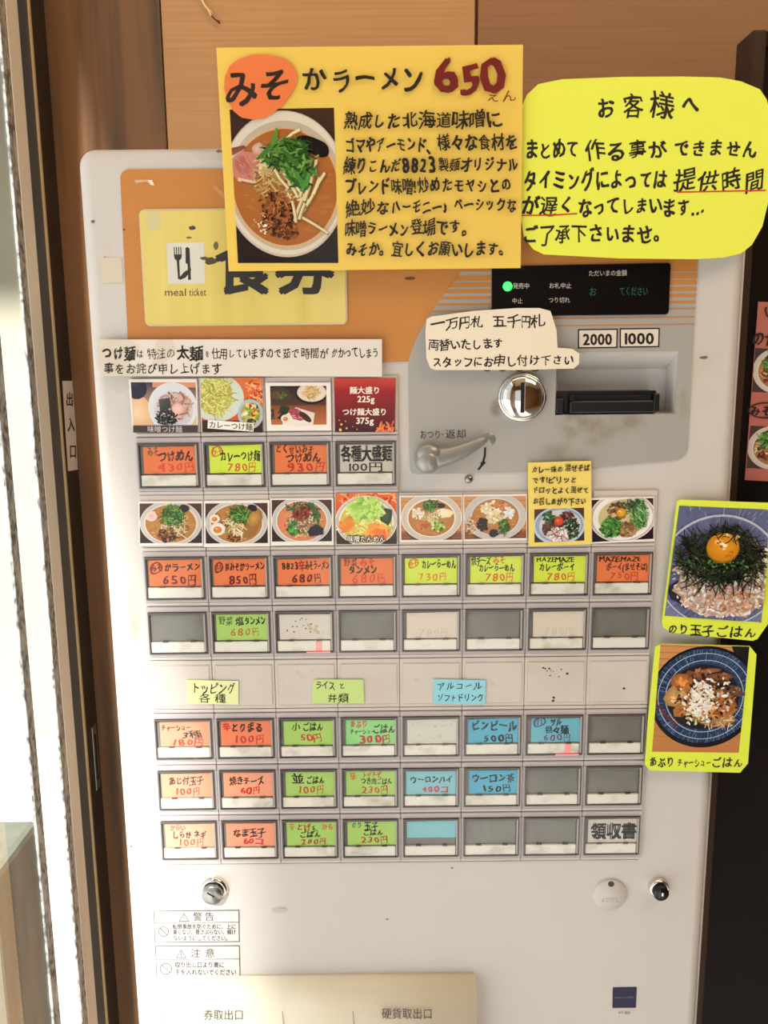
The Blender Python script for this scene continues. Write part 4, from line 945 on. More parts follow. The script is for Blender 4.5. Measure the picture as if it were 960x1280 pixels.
        if kind == 'curry':
            P.bits(cx - .3, .38, .12, .12, 36, .04, [(236, 230, 214), (220, 206, 180)]); P.ell(cx + .3, .38, .2, .11, (250, 242, 214), (240, 226, 180), 14, .1)
            P.strands(cx, .45, .2, .15, 40, .15, .02, SPROUT, 1.2); P.bits(cx - .2, .66, .14, .1, 26, .05, [(206, 130, 70), (180, 100, 50)])
            P.bits(cx + .15, .66, .14, .13, 34, .045, [(190, 210, 120), (140, 180, 70), (220, 230, 160), (60, 110, 40)]); P.ell(cx + .2, .2, .13, .06, (34, 34, 40), n=10, wob=.2)
            greens(P, cx - .02, .2, .16, .12, 50, .14, .03)
        else:
            P.bits(cx - .08, .3, .24, .15, 60, .05, [(236, 226, 190), (222, 206, 160), (246, 240, 220)]); P.bits(cx + .3, .38, .12, .14, 40, .04, [(240, 240, 240), (214, 216, 220)])
            P.bits(cx, .5, .22, .12, 40, .05, [(232, 222, 180), (210, 196, 150)]); P.bits(cx + .1, .2, .16, .08, 26, .04, [(214, 150, 90), (190, 120, 60)])
            P.bits(.14, .7, .12, .2, 60, .03, [(150, 100, 60), (190, 150, 100), (226, 216, 170)]); P.bits(cx - .28, .66, .13, .16, 70, .03, [(40, 34, 40), (60, 44, 44), (30, 24, 34)])
            P.ell(cx - .04, .86, .12, .1, (36, 32, 44), n=12, wob=.2); greens(P, cx + .2, .72, .12, .18, 60, .12, .03)
    elif kind == 'boy':
        P.rect(0, 0, A, 1, (60, 40, 44), (30, 24, 32))
        bowl(P, cx, .44, A * .54, .6, (240, 238, 236), (214, 200, 150), (200, 190, 140), .9, .74)
        P.bits(cx - .1, .28, .26, .2, 110, .035, [(120, 84, 60), (150, 110, 84), (90, 60, 44), (176, 136, 104)]); P.bits(cx + .1, .74, .22, .18, 90, .04, [(150, 112, 76), (180, 140, 100), (120, 84, 54)])
        P.bits(cx - .26, .68, .26, .22, 120, .04, [(50, 110, 44), (70, 140, 56), (36, 84, 36), (100, 160, 76)]); P.strands(cx + .38, .38, .18, .32, 110, .2, .025, [(60, 120, 56), (100, 160, 90), (40, 90, 44), (150, 200, 130)], 1, 1.0, .6)
        P.strands(cx + .2, .12, .3, .1, 30, .2, .02, [(50, 70, 60), (90, 130, 90)], 1); yolk(P, cx - .04, .32, .11)
    elif kind == 'mix':
        P.rect(0, 0, A, 1, (80, 56, 56), (60, 40, 44))
        P.ell(cx, .52, A * .52, .58, (160, 186, 214), (190, 210, 230), 40); P.ell(cx, .5, A * .48, .52, (214, 226, 236), (140, 160, 190), 40); P.ell(cx + .03, .52, A * .42, .48, (222, 216, 206), (206, 206, 210), 40)
        P.bits(cx + .38, .62, .2, .32, 130, .04, [(36, 60, 40), (24, 40, 30), (60, 90, 50)]); P.bits(cx - .3, .28, .2, .18, 60, .045, [(50, 110, 60), (40, 80, 50), (30, 50, 36)]); P.bits(cx + .25, .22, .22, .12, 60, .035, [(130, 66, 56), (100, 46, 44), (60, 36, 40)])
        P.bits(cx - .3, .6, .2, .2, 80, .04, [(96, 66, 60), (120, 84, 76), (66, 44, 44)]); P.bits(cx, .42, .2, .14, 50, .04, [(34, 44, 36), (70, 50, 50)])
        P.bits(cx - .05, .78, .28, .2, 90, .05, [(240, 226, 226), (222, 196, 196), (250, 240, 236)]); P.strands(cx - .03, .8, .26, .16, 12, .25, .022, [(110, 66, 76), (140, 90, 96)], 1.5)
        P.ell(cx - .02, .38, .14, .14, (226, 96, 56), (190, 60, 40), 20); P.ell(cx - .05, .35, .05, .04, (240, 140, 100), (226, 96, 56), 8)
def rice_bowl(P, kind):
    A = P.A; R = P.rng
    def hatch(cx, cy, r0, r1, n, cols, sx=1, sy=1):
        for _ in range(n):
            a = R.uniform(0, 6.283); q0 = R.uniform(r0, r1); q1 = min(r1, q0 + R.uniform(.03, .12)); P.st([(cx + sx * q0 * math.cos(a), cy + sy * q0 * math.sin(a)), (cx + sx * q1 * math.cos(a + .02), cy + sy * q1 * math.sin(a + .02))], .006, P.jc(R.choice(cols), 14), .4)
    if kind == 'nori':
        P.rect(0, 0, A, 1, (96, 104, 140), (120, 128, 166)); cx, cy = A * .52, .56
        hatch(cx, cy, .38, .95, 420, [(60, 64, 104), (150, 158, 196), (190, 196, 220), (80, 84, 130)])
        P.ell(cx, cy, .52, .50, (176, 182, 206), (196, 202, 216), 50); P.ell(cx, cy + .005, .505, .485, (84, 90, 130), (104, 112, 150), 50)
        hatch(cx, cy, .25, .49, 420, [(54, 60, 96), (120, 128, 170), (160, 166, 200), (90, 96, 140)])
        P.ell(cx - .04, cy + .2, .38, .18, (60, 54, 56), (44, 42, 60), 26, .06)
        P.ell(cx + .03, .68, .40, .30, (216, 196, 180), (186, 164, 150), 24, .1)
        P.bits(cx + .02, .74, .38, .23, 620, .017, [(240, 232, 222), (222, 206, 190), (206, 176, 154), (250, 246, 240), (180, 140, 116)], 2.0); P.bits(cx + .1, .80, .2, .12, 90, .015, [(206, 150, 120), (190, 130, 96), (226, 180, 150)], 1.8)
        P.bits(cx + .3, .5, .12, .22, 90, .017, [(220, 206, 180), (240, 236, 220), (170, 140, 110)], 1.8); P.bits(cx - .32, .6, .08, .1, 40, .016, [(226, 214, 196), (200, 180, 160)], 1.8)
        P.bits(cx - .02, .47, .26, .17, 90, .03, [(30, 38, 28), (20, 26, 20), (50, 64, 40)], 1.5)
        P.strands(cx - .02, .43, .38, .23, 380, .19, .009, [(24, 30, 22), (36, 46, 30), (16, 20, 18), (54, 66, 44)], 1.6); P.bits(cx - .04, .50, .26, .08, 50, .012, [(60, 110, 50), (90, 150, 70)], 1.3)
        P.strands(cx, .62, .3, .12, 50, .18, .009, [(24, 30, 22), (36, 46, 30)], 1.2)
        yolk(P, cx - .01, .345, .135, (238, 160, 40)); P.bits(cx - .03, .335, .05, .035, 10, .014, [(236, 206, 160), (150, 84, 30), (250, 230, 190)], 1.5); P.bits(cx + .02, .4, .08, .03, 8, .012, [(190, 110, 40)], 1.4)
        P.strands(cx + .05, .22, .25, .05, 30, .14, .009, [(24, 30, 22), (36, 46, 30)], 1.4); P.bits(cx + .06, .245, .06, .02, 8, .014, [(226, 200, 130), (200, 150, 80)], 1.3)
    else:
        P.rect(0, 0, A, 1, (206, 150, 96), (190, 126, 74))
        for k in range(16): P.rect(0, .06 * k + .01, A, .06 * k + .02, P.jc((186, 126, 74), 10))
        P.layer += P.step; P.pc([(A * .8, 0, (40, 34, 36)), (A, 0, (30, 26, 30)), (A, .3, (26, 24, 30)), (A * .9, .2, (30, 26, 30))])
        cx, cy = A * .54, .48
        P.ell(cx + .005, cy, .47, .475, (30, 30, 40), (22, 22, 30), 50); P.ell(cx, cy - .01, .44, .44, (56, 84, 126), (44, 66, 104), 50)
        hatch(cx, cy - .01, .3, .44, 500, [(36, 56, 96), (80, 112, 156), (120, 150, 186), (26, 40, 74)])
        for r in (.40, .335): 
            pts = [(cx + r * math.cos(t), cy - .01 + r * math.sin(t)) for t in [6.2832 * k / 50 for k in range(51)]]; P.st(pts, .006, (190, 204, 214))
        P.ell(cx - .01, cy, .31, .30, (48, 38, 36), (36, 34, 44), 40)
        P.st([(cx - .42, .42), (cx - .4, .56), (cx - .3, .68), (cx - .2, .76)], .014, (126, 40, 34))
        P.ell(cx + .08, cy + .16, .2, .12, (196, 140, 80), (170, 110, 60), 16, .2); P.strands(cx + .13, cy + .23, .16, .05, 50, .07, .008, [(190, 170, 130), (120, 96, 70), (220, 206, 170)], 1)
        for x, y, a, b, c, r in ((-.2, -.12, .1, .09, (206, 130, 62), .3), (-.24, .0, .1, .09, (226, 176, 110), .1), (-.14, .12, .11, .08, (222, 150, 84), -.3), (.16, .0, .12, .08, (200, 130, 64), .5), (.02, -.12, .13, .06, (110, 66, 44), -.4), (.12, -.2, .12, .035, (150, 96, 64), -.1), (.0, -.24, .13, .025, (170, 116, 84), -.2),
                               (.25, -.06, .1, .05, (120, 92, 72), .3), (-.06, .0, .1, .1, (190, 130, 74), 0), (.04, .14, .13, .08, (232, 166, 100), .2), (.2, .1, .12, .05, (196, 120, 50), -.6), (-.1, -.2, .08, .04, (150, 96, 60), .5)):
            P.ell(cx + x, cy + y, a, b, c, tuple(k * .72 for k in c), 9, .22, rot=r); P.bits(cx + x, cy + y, a * .7, b * .7, 9, .02, [c, tuple(k * .8 for k in c), tuple(min(255, k * 1.15) for k in c)], 2)
        P.bits(cx, cy, .26, .24, 120, .015, [(120, 70, 40), (70, 44, 34), (200, 140, 90), (50, 34, 30)], 2)
        P.bits(cx - .03, cy + .02, .1, .16, 100, .018, [(252, 248, 240), (236, 226, 210)], 2); P.bits(cx + .02, cy - .02, .24, .2, 60, .017, [(250, 246, 236), (226, 214, 196)], 2); P.bits(cx - .05, cy + .2, .12, .06, 26, .014, [(250, 246, 236), (206, 220, 170)], 2)
def tsuke(P, kind):
    A = P.A; cx = A / 2
    if kind == 0:
        P.rect(0, 0, A, 1, (60, 56, 70), (226, 190, 150)); P.ell(.1, .7, .35, .4, (240, 214, 180), (226, 180, 130), 14, .1); P.ell(.12, .15, .25, .25, (44, 44, 64), n=14); P.rect(.5, 0, A, .12, (214, 150, 120))
        P.ell(cx + .2, .6, .58, .6, (206, 210, 222), (222, 224, 232), 34); P.ell(cx + .22, .66, .46, .44, (190, 180, 180), (206, 206, 216), 30)
        P.strands(cx + .25, .55, .38, .3, 120, .2, .04, [(190, 150, 136), (160, 116, 104), (214, 180, 160)], 1.6)
        P.strands(cx + .05, .82, .25, .18, 90, .12, .03, [(36, 44, 50), (60, 70, 76), (24, 28, 34)], 1.5); P.layer += P.step; P.pc([(cx - .12, .4, (84, 90, 90)), (cx + .14, .36, (70, 76, 80)), (cx + .16, .6, (50, 54, 60)), (cx - .1, .68, (60, 66, 70))])
        P.ell(cx + .32, .62, .14, .13, (240, 206, 196), (226, 186, 176), 12)
    elif kind == 1:
        P.rect(0, 0, A, 1, (226, 120, 70), (206, 84, 44)); P.strands(A * .9, .25, .2, .25, 40, .12, .03, [(240, 150, 100), (190, 60, 40), (250, 190, 140)], 2); P.rect(0, .78, A, 1, (70, 50, 44), (50, 34, 30))
        P.ell(.28, .36, .52, .44, (220, 230, 214), (206, 220, 210), 34); P.ell(.26, .32, .32, .36, (206, 206, 110), (190, 186, 90), 26, .05)
        P.strands(.27, .32, .28, .32, 160, .3, .02, [(222, 222, 130), (196, 192, 90), (170, 164, 70), (232, 232, 150)], 3)
        P.ell(A * .8, .66, .24, .27, (140, 160, 176), (180, 196, 206), 30); P.ell(A * .8, .66, .19, .21, (200, 190, 130), (180, 160, 100), 26)
        P.bits(A * .8, .66, .17, .19, 70, .035, [(240, 190, 60), (230, 226, 190), (170, 80, 60), (120, 170, 70), (90, 90, 70), (240, 214, 130)], 1.8); P.bits(A * .83, .8, .08, .06, 14, .03, [(60, 60, 50)])
    elif kind == 2:
        P.rect(0, 0, A, .5, (44, 32, 32), (90, 54, 40)); P.rect(0, .5, A, 1, (130, 76, 46), (190, 110, 66)); P.ell(.2, .25, .34, .22, (34, 30, 30), (70, 62, 58), 24); P.ell(.22, .24, .26, .15, (110, 84, 60), (76, 54, 40), 20); P.bits(.28, .25, .15, .1, 20, .03, [(90, 110, 50), (60, 70, 40)])
        P.ell(A * .74, .2, .42, .27, (30, 24, 24), n=24); P.ell(A * .74, .17, .38, .24, (240, 232, 216), (222, 210, 190), 28); P.strands(A * .73, .16, .2, .16, 80, .16, .02, [(216, 176, 110), (190, 146, 80), (230, 200, 140)], 2)
        P.ell(.36, .62, .14, .12, (40, 60, 34), n=12, wob=.2); P.bits(.14, .7, .2, .15, 20, .05, [(40, 40, 36), (60, 54, 44)])
        P.layer += P.step; P.pc([(.3, .8, (240, 230, 220)), (.66, .55, (226, 216, 210)), (1.15, .7, (220, 210, 200)), (1.1, 1, (236, 226, 214)), (.3, 1, (240, 234, 224))])
        P.ell(.68, .74, .22, .14, (196, 96, 110), (160, 66, 80), 14, .15, rot=.4); P.strands(.68, .74, .16, .1, 20, .14, .02, [(226, 140, 150), (140, 50, 60)], .5, .4, .4); P.ell(.9, .8, .2, .08, (70, 44, 36), n=12, rot=.7); egg_half(P, .38, .84, .12)
    elif kind == 3:
        P.rect(0, 0, A, .22, (206, 70, 50), (160, 34, 34)); P.rect(0, .22, A, 1, (156, 32, 34), (52, 18, 22))
        for x, y, r in ((.12, .86, .022), (.1, .96, .03), (.08, .78, .012), (.22, .93, .02), (.34, .9, .01), (.42, .95, .012), (.2, .8, .012)): P.ell(x, y, r, r, (232, 200, 90), n=6)
        P.strands(A * .86, .95, .2, .07, 26, .22, .03, [(226, 110, 60), (240, 140, 80), (150, 50, 30)], 3)
def quad_sheet(q, grow=0): return q
def px_text_on_quad(*a): pass

# ================================================================== MENU PICTURES IN THE HOLDERS
HP = .0036
def aspect(q):
    a = XZ(*q[0], HP), XZ(*q[1], HP), XZ(*q[3], HP)
    return math.dist(a[0], a[1]) / math.dist(a[0], a[2])
def card(name, label, cat, outer, h, col, pic, painter, arg, extra=None, group='menu pictures in the holders above the buttons', m='print_gloss', root=True):
    """A printed card: paper sheet, its picture as a part, any lettering as a part."""
    o = sheet(name, outer, h, col, None, min(.0004, h - .0001)); o['label'] = label; o['category'] = cat
    if group: o['group'] = group
    if pic:
        P = Print(h + .00005); P.rng = random.Random(hash_(label)); P.frame(pic, aspect(pic)); painter(P, arg) if arg is not None else painter(P)
        P.build('picture', o, m)
        top = P.layer
    else: top = 0
    if extra:
        P = Print(h + .0001 + top); extra(P); P.build('lettering', o)
    return o
WT = (238, 234, 226)
def t_a1(P): P.text('味噌つけ麺', 184, 228, 536.3, 8.6, (214, 208, 206), .0, hand=0, slope=.4)
def t_a2(P): P.poly([(260, 525), (317.3, 528.8), (316.7, 539.6), (259.4, 535.4)], (244, 240, 230)); P.text('カレーつけ麺', 261, 316, 530.4, 9.6, BLK, .015, hand=0, slope=3.6)
def t_a4(P):
    for t, a, b, y, h in (('麺大盛り', 437, 475.5, 487.8, 9.6), ('225g', 446.5, 468.5, 498.5, 11), ('つけ麺大盛り', 427.5, 484, 514.8, 9.6), ('375g', 445, 467.5, 525.5, 11)): P.text(t, a, b, y, h, (250, 240, 226), .02, hand=0)
def t_b4(P):
    for dx, dy in ((-.8, 0), (.8, 0), (0, -.8), (0, .8)): P.text('味噌たんめん', 434 + dx, 482 + dx, 673.5 + dy, 8.6, (24, 18, 14), .05, hand=0, slope=0)
    P.text('味噌たんめん', 434, 482, 673.5, 8.6, (250, 246, 236), .01, hand=0)
Q = lambda x0, y0, x1, y1: [(x0, y0), (x1, y0), (x1, y1), (x0, y1)]
card('menu_picture', 'glossy picture of noodles in a white bowl, leftmost of the upper picture row', 'menu picture', [(160.4, 474), (246, 473.5), (247.5, 541), (166, 541)], HP, WT, [(163.5, 477.7), (244.6, 478), (245.8, 531), (166.6, 531.5)], tsuke, 0, lambda P: (P.poly([(166.3, 532), (247.3, 531.6), (247.4, 540.8), (166.4, 540.8)], (66, 52, 50)), t_a1(P)))
card('menu_picture', 'picture of yellow noodles with a white カレーつけ麺 tag', 'menu picture', [(250.4, 472.5), (328.5, 472), (328.8, 541), (252.7, 540.5)], HP, WT, [(250.6, 472.7), (328.3, 472.2), (328.6, 540.8), (252.9, 540.3)], tsuke, 1, t_a2)
card('menu_picture', 'white bordered picture of two dark trays with noodles and pink meat', 'menu picture', [(331.5, 478.5), (413, 478.2), (414, 538), (333.5, 538.2)], HP, (240, 236, 228), [(337.5, 482.5), (407.8, 482.3), (408.2, 530.8), (339, 531)], tsuke, 2)
card('menu_picture', 'dark red card reading 麺大盛り 225g つけ麺大盛り 375g', 'menu card', [(417.5, 472.5), (494.6, 472.5), (493.5, 540.2), (418.8, 540.2)], HP, (150, 40, 36), [(417.7, 472.7), (494.4, 472.7), (493.3, 540), (419, 540)], tsuke, 3, t_a4)
card('menu_picture', 'picture of brown soup noodles with pink pork, above the みそかラーメン button', 'menu picture', [(173, 626.7), (253, 626.5), (253.7, 682.5), (174, 682.3)], HP, WT, [(174.4, 629.4), (252, 629.2), (252.4, 678.8), (175, 679)], ramen, 'miso')
card('menu_picture', 'picture of brown soup noodles with two egg halves', 'menu picture', [(254.8, 626.3), (337, 625), (337.5, 683), (255, 684)], HP, WT, [(256.5, 629.4), (334.4, 628.6), (334.8, 678.8), (257.2, 679.4)], ramen, 'egg')
card('menu_picture', 'picture of noodles topped with a dark red heap, above the 辛みそラーメン button', 'menu picture', [(337.8, 623), (416.7, 622.4), (417, 681), (338.5, 682)], HP, WT, [(339.6, 625), (414.6, 624.6), (414.8, 676.6), (340, 677)], ramen, 'spicy')
card('menu_picture', 'bright orange edged picture of green vegetables captioned 味噌たんめん', 'menu picture', [(418.8, 616.7), (495.8, 615.8), (496.2, 680.2), (420.4, 680.4)], HP, WT, [(419, 616.9), (495.6, 616), (496, 680), (420.6, 680.2)], ramen, 'tanmen', t_b4)
card('menu_picture', 'picture of curry soup noodles with green herbs and pale egg, above the カレーらーめん button', 'menu picture', [(499, 619.6), (578, 618.6), (578.4, 677), (499.8, 677.6)], HP, WT, [(501, 621.8), (577, 620.8), (577.4, 674.6), (501.6, 675)], ramen, 'curry')
card('menu_picture', 'picture of curry noodles with white cheese and black bits', 'menu picture', [(578.7, 618.4), (658.8, 617.5), (659, 675), (579.4, 676.8)], HP, WT, [(580.2, 620.6), (657.6, 620), (658, 672.5), (580.8, 674)], ramen, 'cheese')
card('menu_picture', 'picture of green herbs and a yellow yolk, rightmost of the lower picture row', 'menu picture', [(739, 622.6), (817.6, 620.8), (817.8, 676), (739.4, 679.6)], HP, WT, [(739.8, 625), (816.7, 622.5), (816.9, 673.5), (740.2, 677.7)], ramen, 'boy')

# ================================================================== TAPED NOTES AND POSTERS
def film(outer, h, parent, name='laminate_film', m='laminate'):
    return MB().prism(outline(outer, h), -h - .00015, -h).build(name, m, parent)
# yellow note over the seventh picture holder
H = .0052
def t_mix(P):
    for t, a, b, y, h in (('カレー味の', 664.5, 704, 587, 9.4), ('混ぜそば', 706, 737.5, 584.8, 9.4), ('です!ピリッと', 664.5, 721.5, 600, 9.4), ('ドロッとよく混ぜて', 665.5, 736.5, 612.6, 9.2), ('お召しあがり下さい', 666, 733, 627, 9.2)): P.text(t, a, b, y, h, BLK, .03)
card('yellow_note', 'small yellow note about カレー味の混ぜそば with a photo below the writing', 'note', [(659.9, 578.3), (738.8, 576), (739.4, 680), (661, 683)], H, (240, 218, 112), [(667.9, 636.7), (730, 634.6), (730.4, 675.7), (668, 678.1)], ramen, 'mix', t_mix, None)
# small category labels on the blank row
def label(q, col, lines, lab):
    H = .0040
    o = sheet('category_label', q, H, col, None, .0005, 'print_matt'); o['label'] = lab; o['category'] = 'paper label'; o['group'] = 'category labels on the blank row'
    P = Print(H + .0001)
    for t, a, b, y, h in lines: P.text(t, a, b, y, h, BLK, .012)
    P.build('lettering', o); return o
label([(232.9, 850), (298, 851.4), (298, 880.8), (234, 879.4)], (230, 238, 172), [('トッピング', 239, 295, 860.5, 15), ('各', 249, 263, 873, 11.5), ('種', 268, 283, 873.5, 12.5)], 'pale yellow label reading トッピング各種')
label([(391, 851.5), (395, 849.4), (454, 849.6), (455.4, 879), (389.4, 879)], (196, 222, 138), [('ライス', 394, 419, 857, 11.5), ('と', 423, 432, 857.5, 10), ('井類', 409, 436, 872.5, 12.5)], 'light green label reading ライスと丼類 with a folded corner')
label([(542.3, 849), (607.3, 850.4), (606.3, 880.2), (541.7, 879.6)], (146, 214, 230), [('アルコール', 546, 603, 857.5, 10.5), ('ソフトドリンク', 546, 605, 872, 10.5)], 'sky blue label reading アルコール ソフトドリンク')
# white strip notice
H = .0060
o = sheet('notice_strip', [(124, 424.4), (477.4, 424), (477.4, 470.8), (124.2, 470)], H, (226, 220, 210), None, .0005); o['label'] = 'long white paper strip notice about つけ麺 under the orange header'; o['category'] = 'notice'
P = Print(H + .0001)
for t, a, b, y, h, bo in (('つけ麺', 127, 169.5, 441.5, 19, .05), ('は', 170, 180, 441.5, 13, .01), ('特注の', 184, 219, 441.5, 14, .0), ('太麺', 220, 254, 441.3, 19, .05), ('を', 256, 262, 442, 10, .01), ('仕用していますので', 265, 352, 441.8, 14, .012), ('茹で', 353, 374, 441.5, 14, .012), ('時間が', 376, 411, 441.2, 14.5, .012), ('かかってしまう', 414, 473.5, 440.8, 14, .012),
                          ('事をお詫び申し上げます', 129.5, 277.5, 460.8, 15, .014)): P.text(t, a, b, y, h, BLK, bo)
P.build('lettering', o)
for q in ([(118, 418), (160, 424), (176, 432), (160, 452), (186, 474), (150, 492), (128, 480), (120, 450)], [(196, 421), (214, 419), (220, 440), (196, 462), (190, 460)]):
    film(q, H + .0004, o, 'clear_tape', 'tape')
# white change notice
H = .0085
note = [(540, 395.6), (533, 399), (531.6, 416), (533, 448), (537.8, 460), (543.5, 462.5), (660.4, 462.5), (697, 461), (716.7, 461), (723.7, 455), (724.3, 442), (715, 436), (697, 434.7), (695.6, 412.8), (690, 394.5), (688, 388.7), (674, 385), (646.7, 385), (591.7, 388.7)]
o = sheet('change_notice', note, H, (238, 228, 206), None, .0006, 'print_gloss'); o['label'] = 'cream handwritten notice about 一万円札 above the coin slot'; o['category'] = 'notice'
P = Print(H + .0001)
for t, a, b, y, h in (('一万円札', 537.5, 606, 404, 17), ('五千円札', 615, 681.5, 402, 16.5), ('両替いたします', 535.5, 629.5, 430.5, 14.5), ('スタッフにお', 540, 617, 453.2, 14.5), ('申し付け下さい', 617, 718.5, 451, 15)): P.text(t, a, b, y, h, BLK, .026, slope=-1)
P.build('lettering', o)
# large yellow-green customer notice
H = .0115
ol = [(653, 131), (659, 118), (673, 105), (703, 99), (780, 96), (853, 95.6), (900, 96.8), (926.7, 101.7), (950, 111.7), (958.3, 124), (963, 142), (964, 200), (961, 250), (953, 283), (940, 306), (926.7, 316.7), (905, 322), (870, 324), (773, 323), (680, 318), (666.7, 311.7), (655, 296.7), (650, 266.7)]
o = sheet('customer_notice', ol, H, (234, 244, 92), None, .0006, 'print_gloss'); o['label'] = 'large rounded yellow-green notice headed お客様へ at the upper right'; o['category'] = 'notice'
P = Print(H + .0001)
P.text('お', 744, 769, 134, 30, BLK, .025); P.text('客', 778, 804, 132, 32, BLK, .022); P.text('様', 812, 842, 132, 34, BLK, .022); P.text('へ', 853, 874, 131, 27, BLK, .025)
for t, a, b, y, h in (('まとめて', 656, 724, 186.5, 26), ('作る事が', 731, 835, 187.5, 27), ('できません', 842, 948, 186.5, 26), ('タイミングによっては', 654, 834, 224.5, 27), ('提供時間', 842, 957.5, 225, 31), ('が遅く', 652, 719, 257, 26), ('なってしまいます…', 723, 880, 258, 25), ('ご了承下さいませ。', 653, 836, 292.5, 26)): P.text(t, a, b, y, h, BLK, .028)
P.line([(846.7, 240.2), (900, 239.2), (956.7, 238)], 1.8, (206, 60, 30)); P.line([(652.5, 269.3), (690, 269), (721, 267)], 1.8, (206, 60, 30))
P.build('lettering', o)
# big yellow ramen poster
H = .0150
o = sheet('ramen_poster', [(270.4, 59.6), (653.8, 55.8), (650.8, 335), (285.8, 339)], H, (242, 208, 96), None, .0006, 'print_matt'); o['label'] = 'large yellow laminated poster みそかラーメン 650 with a photo of a ramen bowl'; o['category'] = 'poster'
P = Print(H + .0001); q = [(287, 137), (417.5, 134.7), (423, 328.8), (297.5, 328.8)]; A = math.dist(XZ(*q[0]), XZ(*q[1])) / math.dist(XZ(*q[0]), XZ(*q[3])); P.frame(q, .672); big_ramen(P); P.build('picture', o, 'print_gloss')
top = P.layer
oc = sheet('orange_circle', [(281, 96), (287, 82), (298, 74), (314, 68.5), (332, 68), (352, 72), (364, 80), (371, 92), (370, 106), (363, 118), (352, 133), (344, 139), (330, 148), (318, 149.5), (302, 147), (292, 139), (284, 126), (280, 110)], H + .0001 + top, (240, 128, 70), o, .0002)
P = Print(H + .0003 + top)
P.text('み', 280, 322, 110, 50, (46, 24, 18), .02); P.text('そ', 319, 364, 106, 50, (46, 24, 18), .024)
P.text('か', 377, 410, 97, 34, BLK, .02); P.text('ラーメン', 412, 531, 99.5, 38, BLK, .022, slope=-1)
P.text('650', 543, 632, 93, 55, DRED, .03, slope=0); P.text('えん', 607, 646, 121, 17, DRED, .0)
for t, a, b, y, h in (('熟成した', 430, 501, 150.5, 23), ('北海道味噌に', 502, 628, 149.5, 23), ('ゴマやアーモンド、', 431, 546, 181, 21), ('様々な食材を', 546, 648, 178, 23), ('練りこんだ', 430, 502, 207, 22), ('8823', 501, 545, 206, 26), ('製麺オリジナル', 547, 648, 205.5, 20), ('ブレンド味噌!', 431, 520, 233.5, 21), ('炒めたモヤシとの', 522, 640, 231.5, 21),
                      ('絶妙な', 431, 488, 260, 22), ('ハーモニー♪', 488, 566, 258.5, 21), ('ベーシックな', 566, 646, 256, 20), ('味噌ラーメン', 431, 512, 286, 21), ('登場です。', 513, 592, 284.5, 21), ('みそか。', 432, 489, 312, 19), ('宜しくお願いします。', 489, 638, 311, 21)): P.text(t, a, b, y, h, BLK, .03)
P.build('lettering', o)
film([(266.5, 56.5), (657.4, 52.5), (656, 337.5), (282.4, 342)], H + .0006 + top, o)
# two rice bowl cards on the right edge
H = .0060
q = [(849, 632), (962, 637), (951.7, 778), (830.6, 769.7)]
o = sheet('rice_bowl_card', [(846.4, 626.5), (850.8, 624.6), (962, 628.5), (966, 632), (962, 700), (960, 780), (947, 798.7), (941, 801), (839, 791), (828.6, 784), (827.4, 778)], H, (226, 244, 80), None, .0006, 'print_gloss'); o['label'] = 'yellow-green edged photo card of an egg yolk on nori and rice, upper of the two'; o['category'] = 'menu card'; o['group'] = 'rice bowl cards on the right edge'
P = Print(H + .0001); P.frame(q, math.dist(XZ(*q[0]), XZ(*q[1])) / math.dist(XZ(*q[0]), XZ(*q[3]))); rice_bowl(P, 'nori'); P.build('picture', o, 'print_gloss')
P = Print(H + .0002); P.text('のり', 834, 861, 785.5, 15, BLK, .025, slope=1); P.text('玉子', 862, 893, 787.5, 15.5, BLK, .03, slope=1); P.text('ごはん', 894, 946, 789, 16, BLK, .02, slope=1.5); P.build('lettering', o)
H = .0068
q = [(825.6, 805.3), (936.8, 808.2), (923.5, 941), (815, 939.6)]
o = sheet('rice_bowl_card', [(819, 809), (827, 804.7), (937.2, 807.6), (945.7, 818), (935, 954.5), (925, 966), (812, 963), (806, 956), (810, 900)], H, (226, 244, 80), None, .0006, 'print_gloss'); o['label'] = 'yellow-green edged photo card of roast pork rice in a blue bowl, lower of the two'; o['category'] = 'menu card'; o['group'] = 'rice bowl cards on the right edge'
P = Print(H + .0001); P.frame(q, .76); rice_bowl(P, 'char'); P.build('picture', o, 'print_gloss')
P = Print(H + .0002); P.text('あぶり', 811, 843, 952.5, 14, BLK, .025); P.text('チャーシュー', 846, 889, 953.5, 12.5, BLK, .015); P.text('ごはん', 889, 929, 953, 14, BLK, .02); P.build('lettering', o)

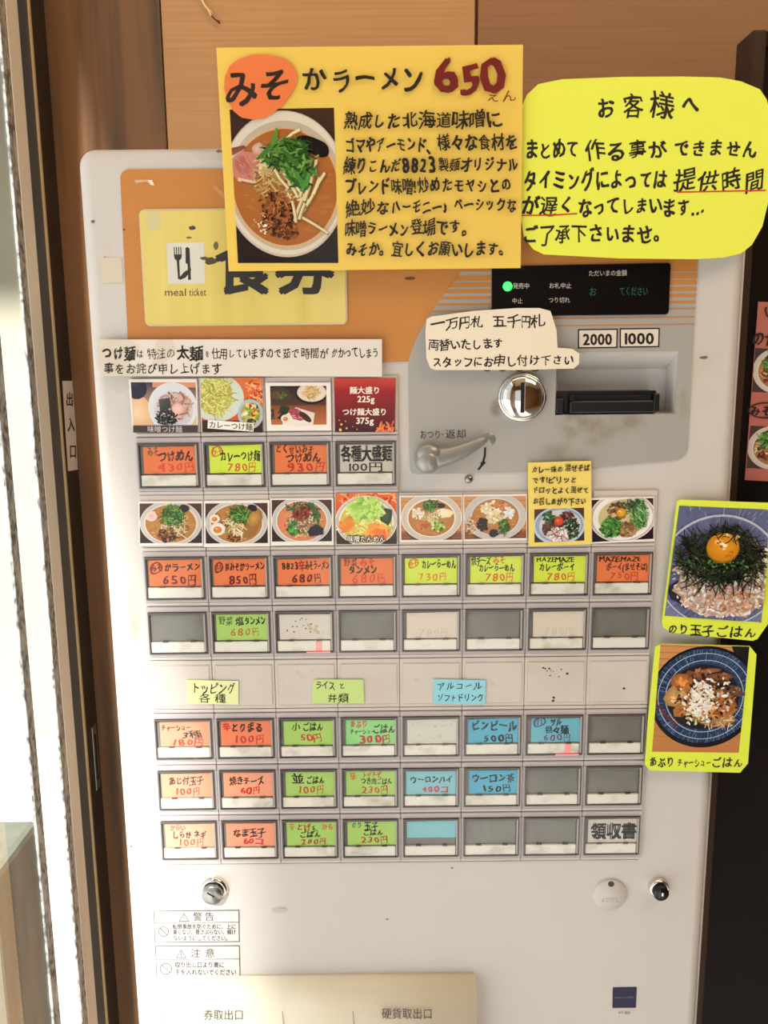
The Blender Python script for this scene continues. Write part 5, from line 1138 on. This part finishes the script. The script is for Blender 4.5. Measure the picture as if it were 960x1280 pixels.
# ================================================================== BEHIND THE MACHINE, RIGHT
YP = .02
def xp(px, py, y): p = hit_y(px, py, y); return p.x, p.z
xe, ze = xp(941.5, 36, YP)
dp_ = thing('notice_board', 'tall dark brown board with a thin frame standing behind the machine at the right', 'board', (xe + .3, YP + .02, 0))
def inb(o): o.location = (-dp_.location.x, -dp_.location.y, 0); return o
inb(MB().box(xe + .011, xe + .9, YP + .006, YP + .03, .0, ze - .010).build('backing', 'partition', dp_))
inb(MB().box(xe, xe + .011, YP, YP + .03, 0, ze, bev=.002).build('frame', 'partition_edge', dp_))
inb(MB().box(xe + .011, xe + .9, YP, YP + .03, ze - .010, ze, bev=.002).build('frame', 'partition_edge', dp_))
hb_ = -(YP + .0045)
PK = (180, 104, 94)
pq = [(947.8, 377), (1010, 380), (1000, 604), (931, 600)]
o = sheet('pink_menu_poster', pq, hb_, PK, None, .0006); o['label'] = 'pink menu poster on the dark board at the right edge'; o['category'] = 'poster'
for i, pic in enumerate(([(944, 435), (1003, 438), (1000, 492), (940, 490)], [(938, 532), (1000, 535), (998, 588), (933, 585)])):
    P = Print(hb_ + .0001); P.rng = random.Random(5 + i); P.frame(pic, 1.15); P.rect(0, 0, 1.15, 1, (70, 50, 46)); bowl(P, .58, .5, .6, .52, (210, 200, 190), (176, 130, 90), (160, 110, 70))
    P.strands(.55, .5, .35, .3, 60, .2, .03, SPROUT, 1); P.bits(.45, .6, .25, .2, 50, .05, MINCE); greens(P, .5, .3, .3, .2, 60, .18, .04); P.build('picture', o)
P = Print(hb_ + .0008)
P.text('い', 955, 972, 389, 17, BLK, .02); P.text('のか', 939, 973, 423, 20, BLK, .03, slope=0); P.ring(958, 513, 22, 9.5, 1.8, (60, 30, 26), 30); P.text('みそか', 937, 980, 513, 14, BLK, .03)
P.build('lettering', o)
# small black bracket seen between the two big notices
# loose string on the beige wall
pts = [hit_y(x, y, YB - .004) for x, y in ((250, -8), (253, 1), (256, 7), (260, 11), (262, 15), (264, 20))]
o = MB().tube([tuple(p) for p in pts], .0011, 6).build('loose_string', 'string')
o['label'] = 'frayed pale string hanging on the beige wall, above the yellow poster'; o['category'] = 'string'
pts2 = [hit_y(x, y, YB - .004) for x, y in ((258, 8), (261, 12), (264, 14), (265.4, 17))]
MB().tube([tuple(p) for p in pts2], .0006, 5).build('loose_strand', 'string', o)
pts = [hit_y(x, y, YB - .004) for x, y in ((264.5, 20), (269, 24.5), (273.5, 27.5), (274.5, 29.5))]
MB().tube([tuple(p) for p in pts], [.0009, .0008, .0016, .0006], 6).build('dark_tip', 'string_tip', o)
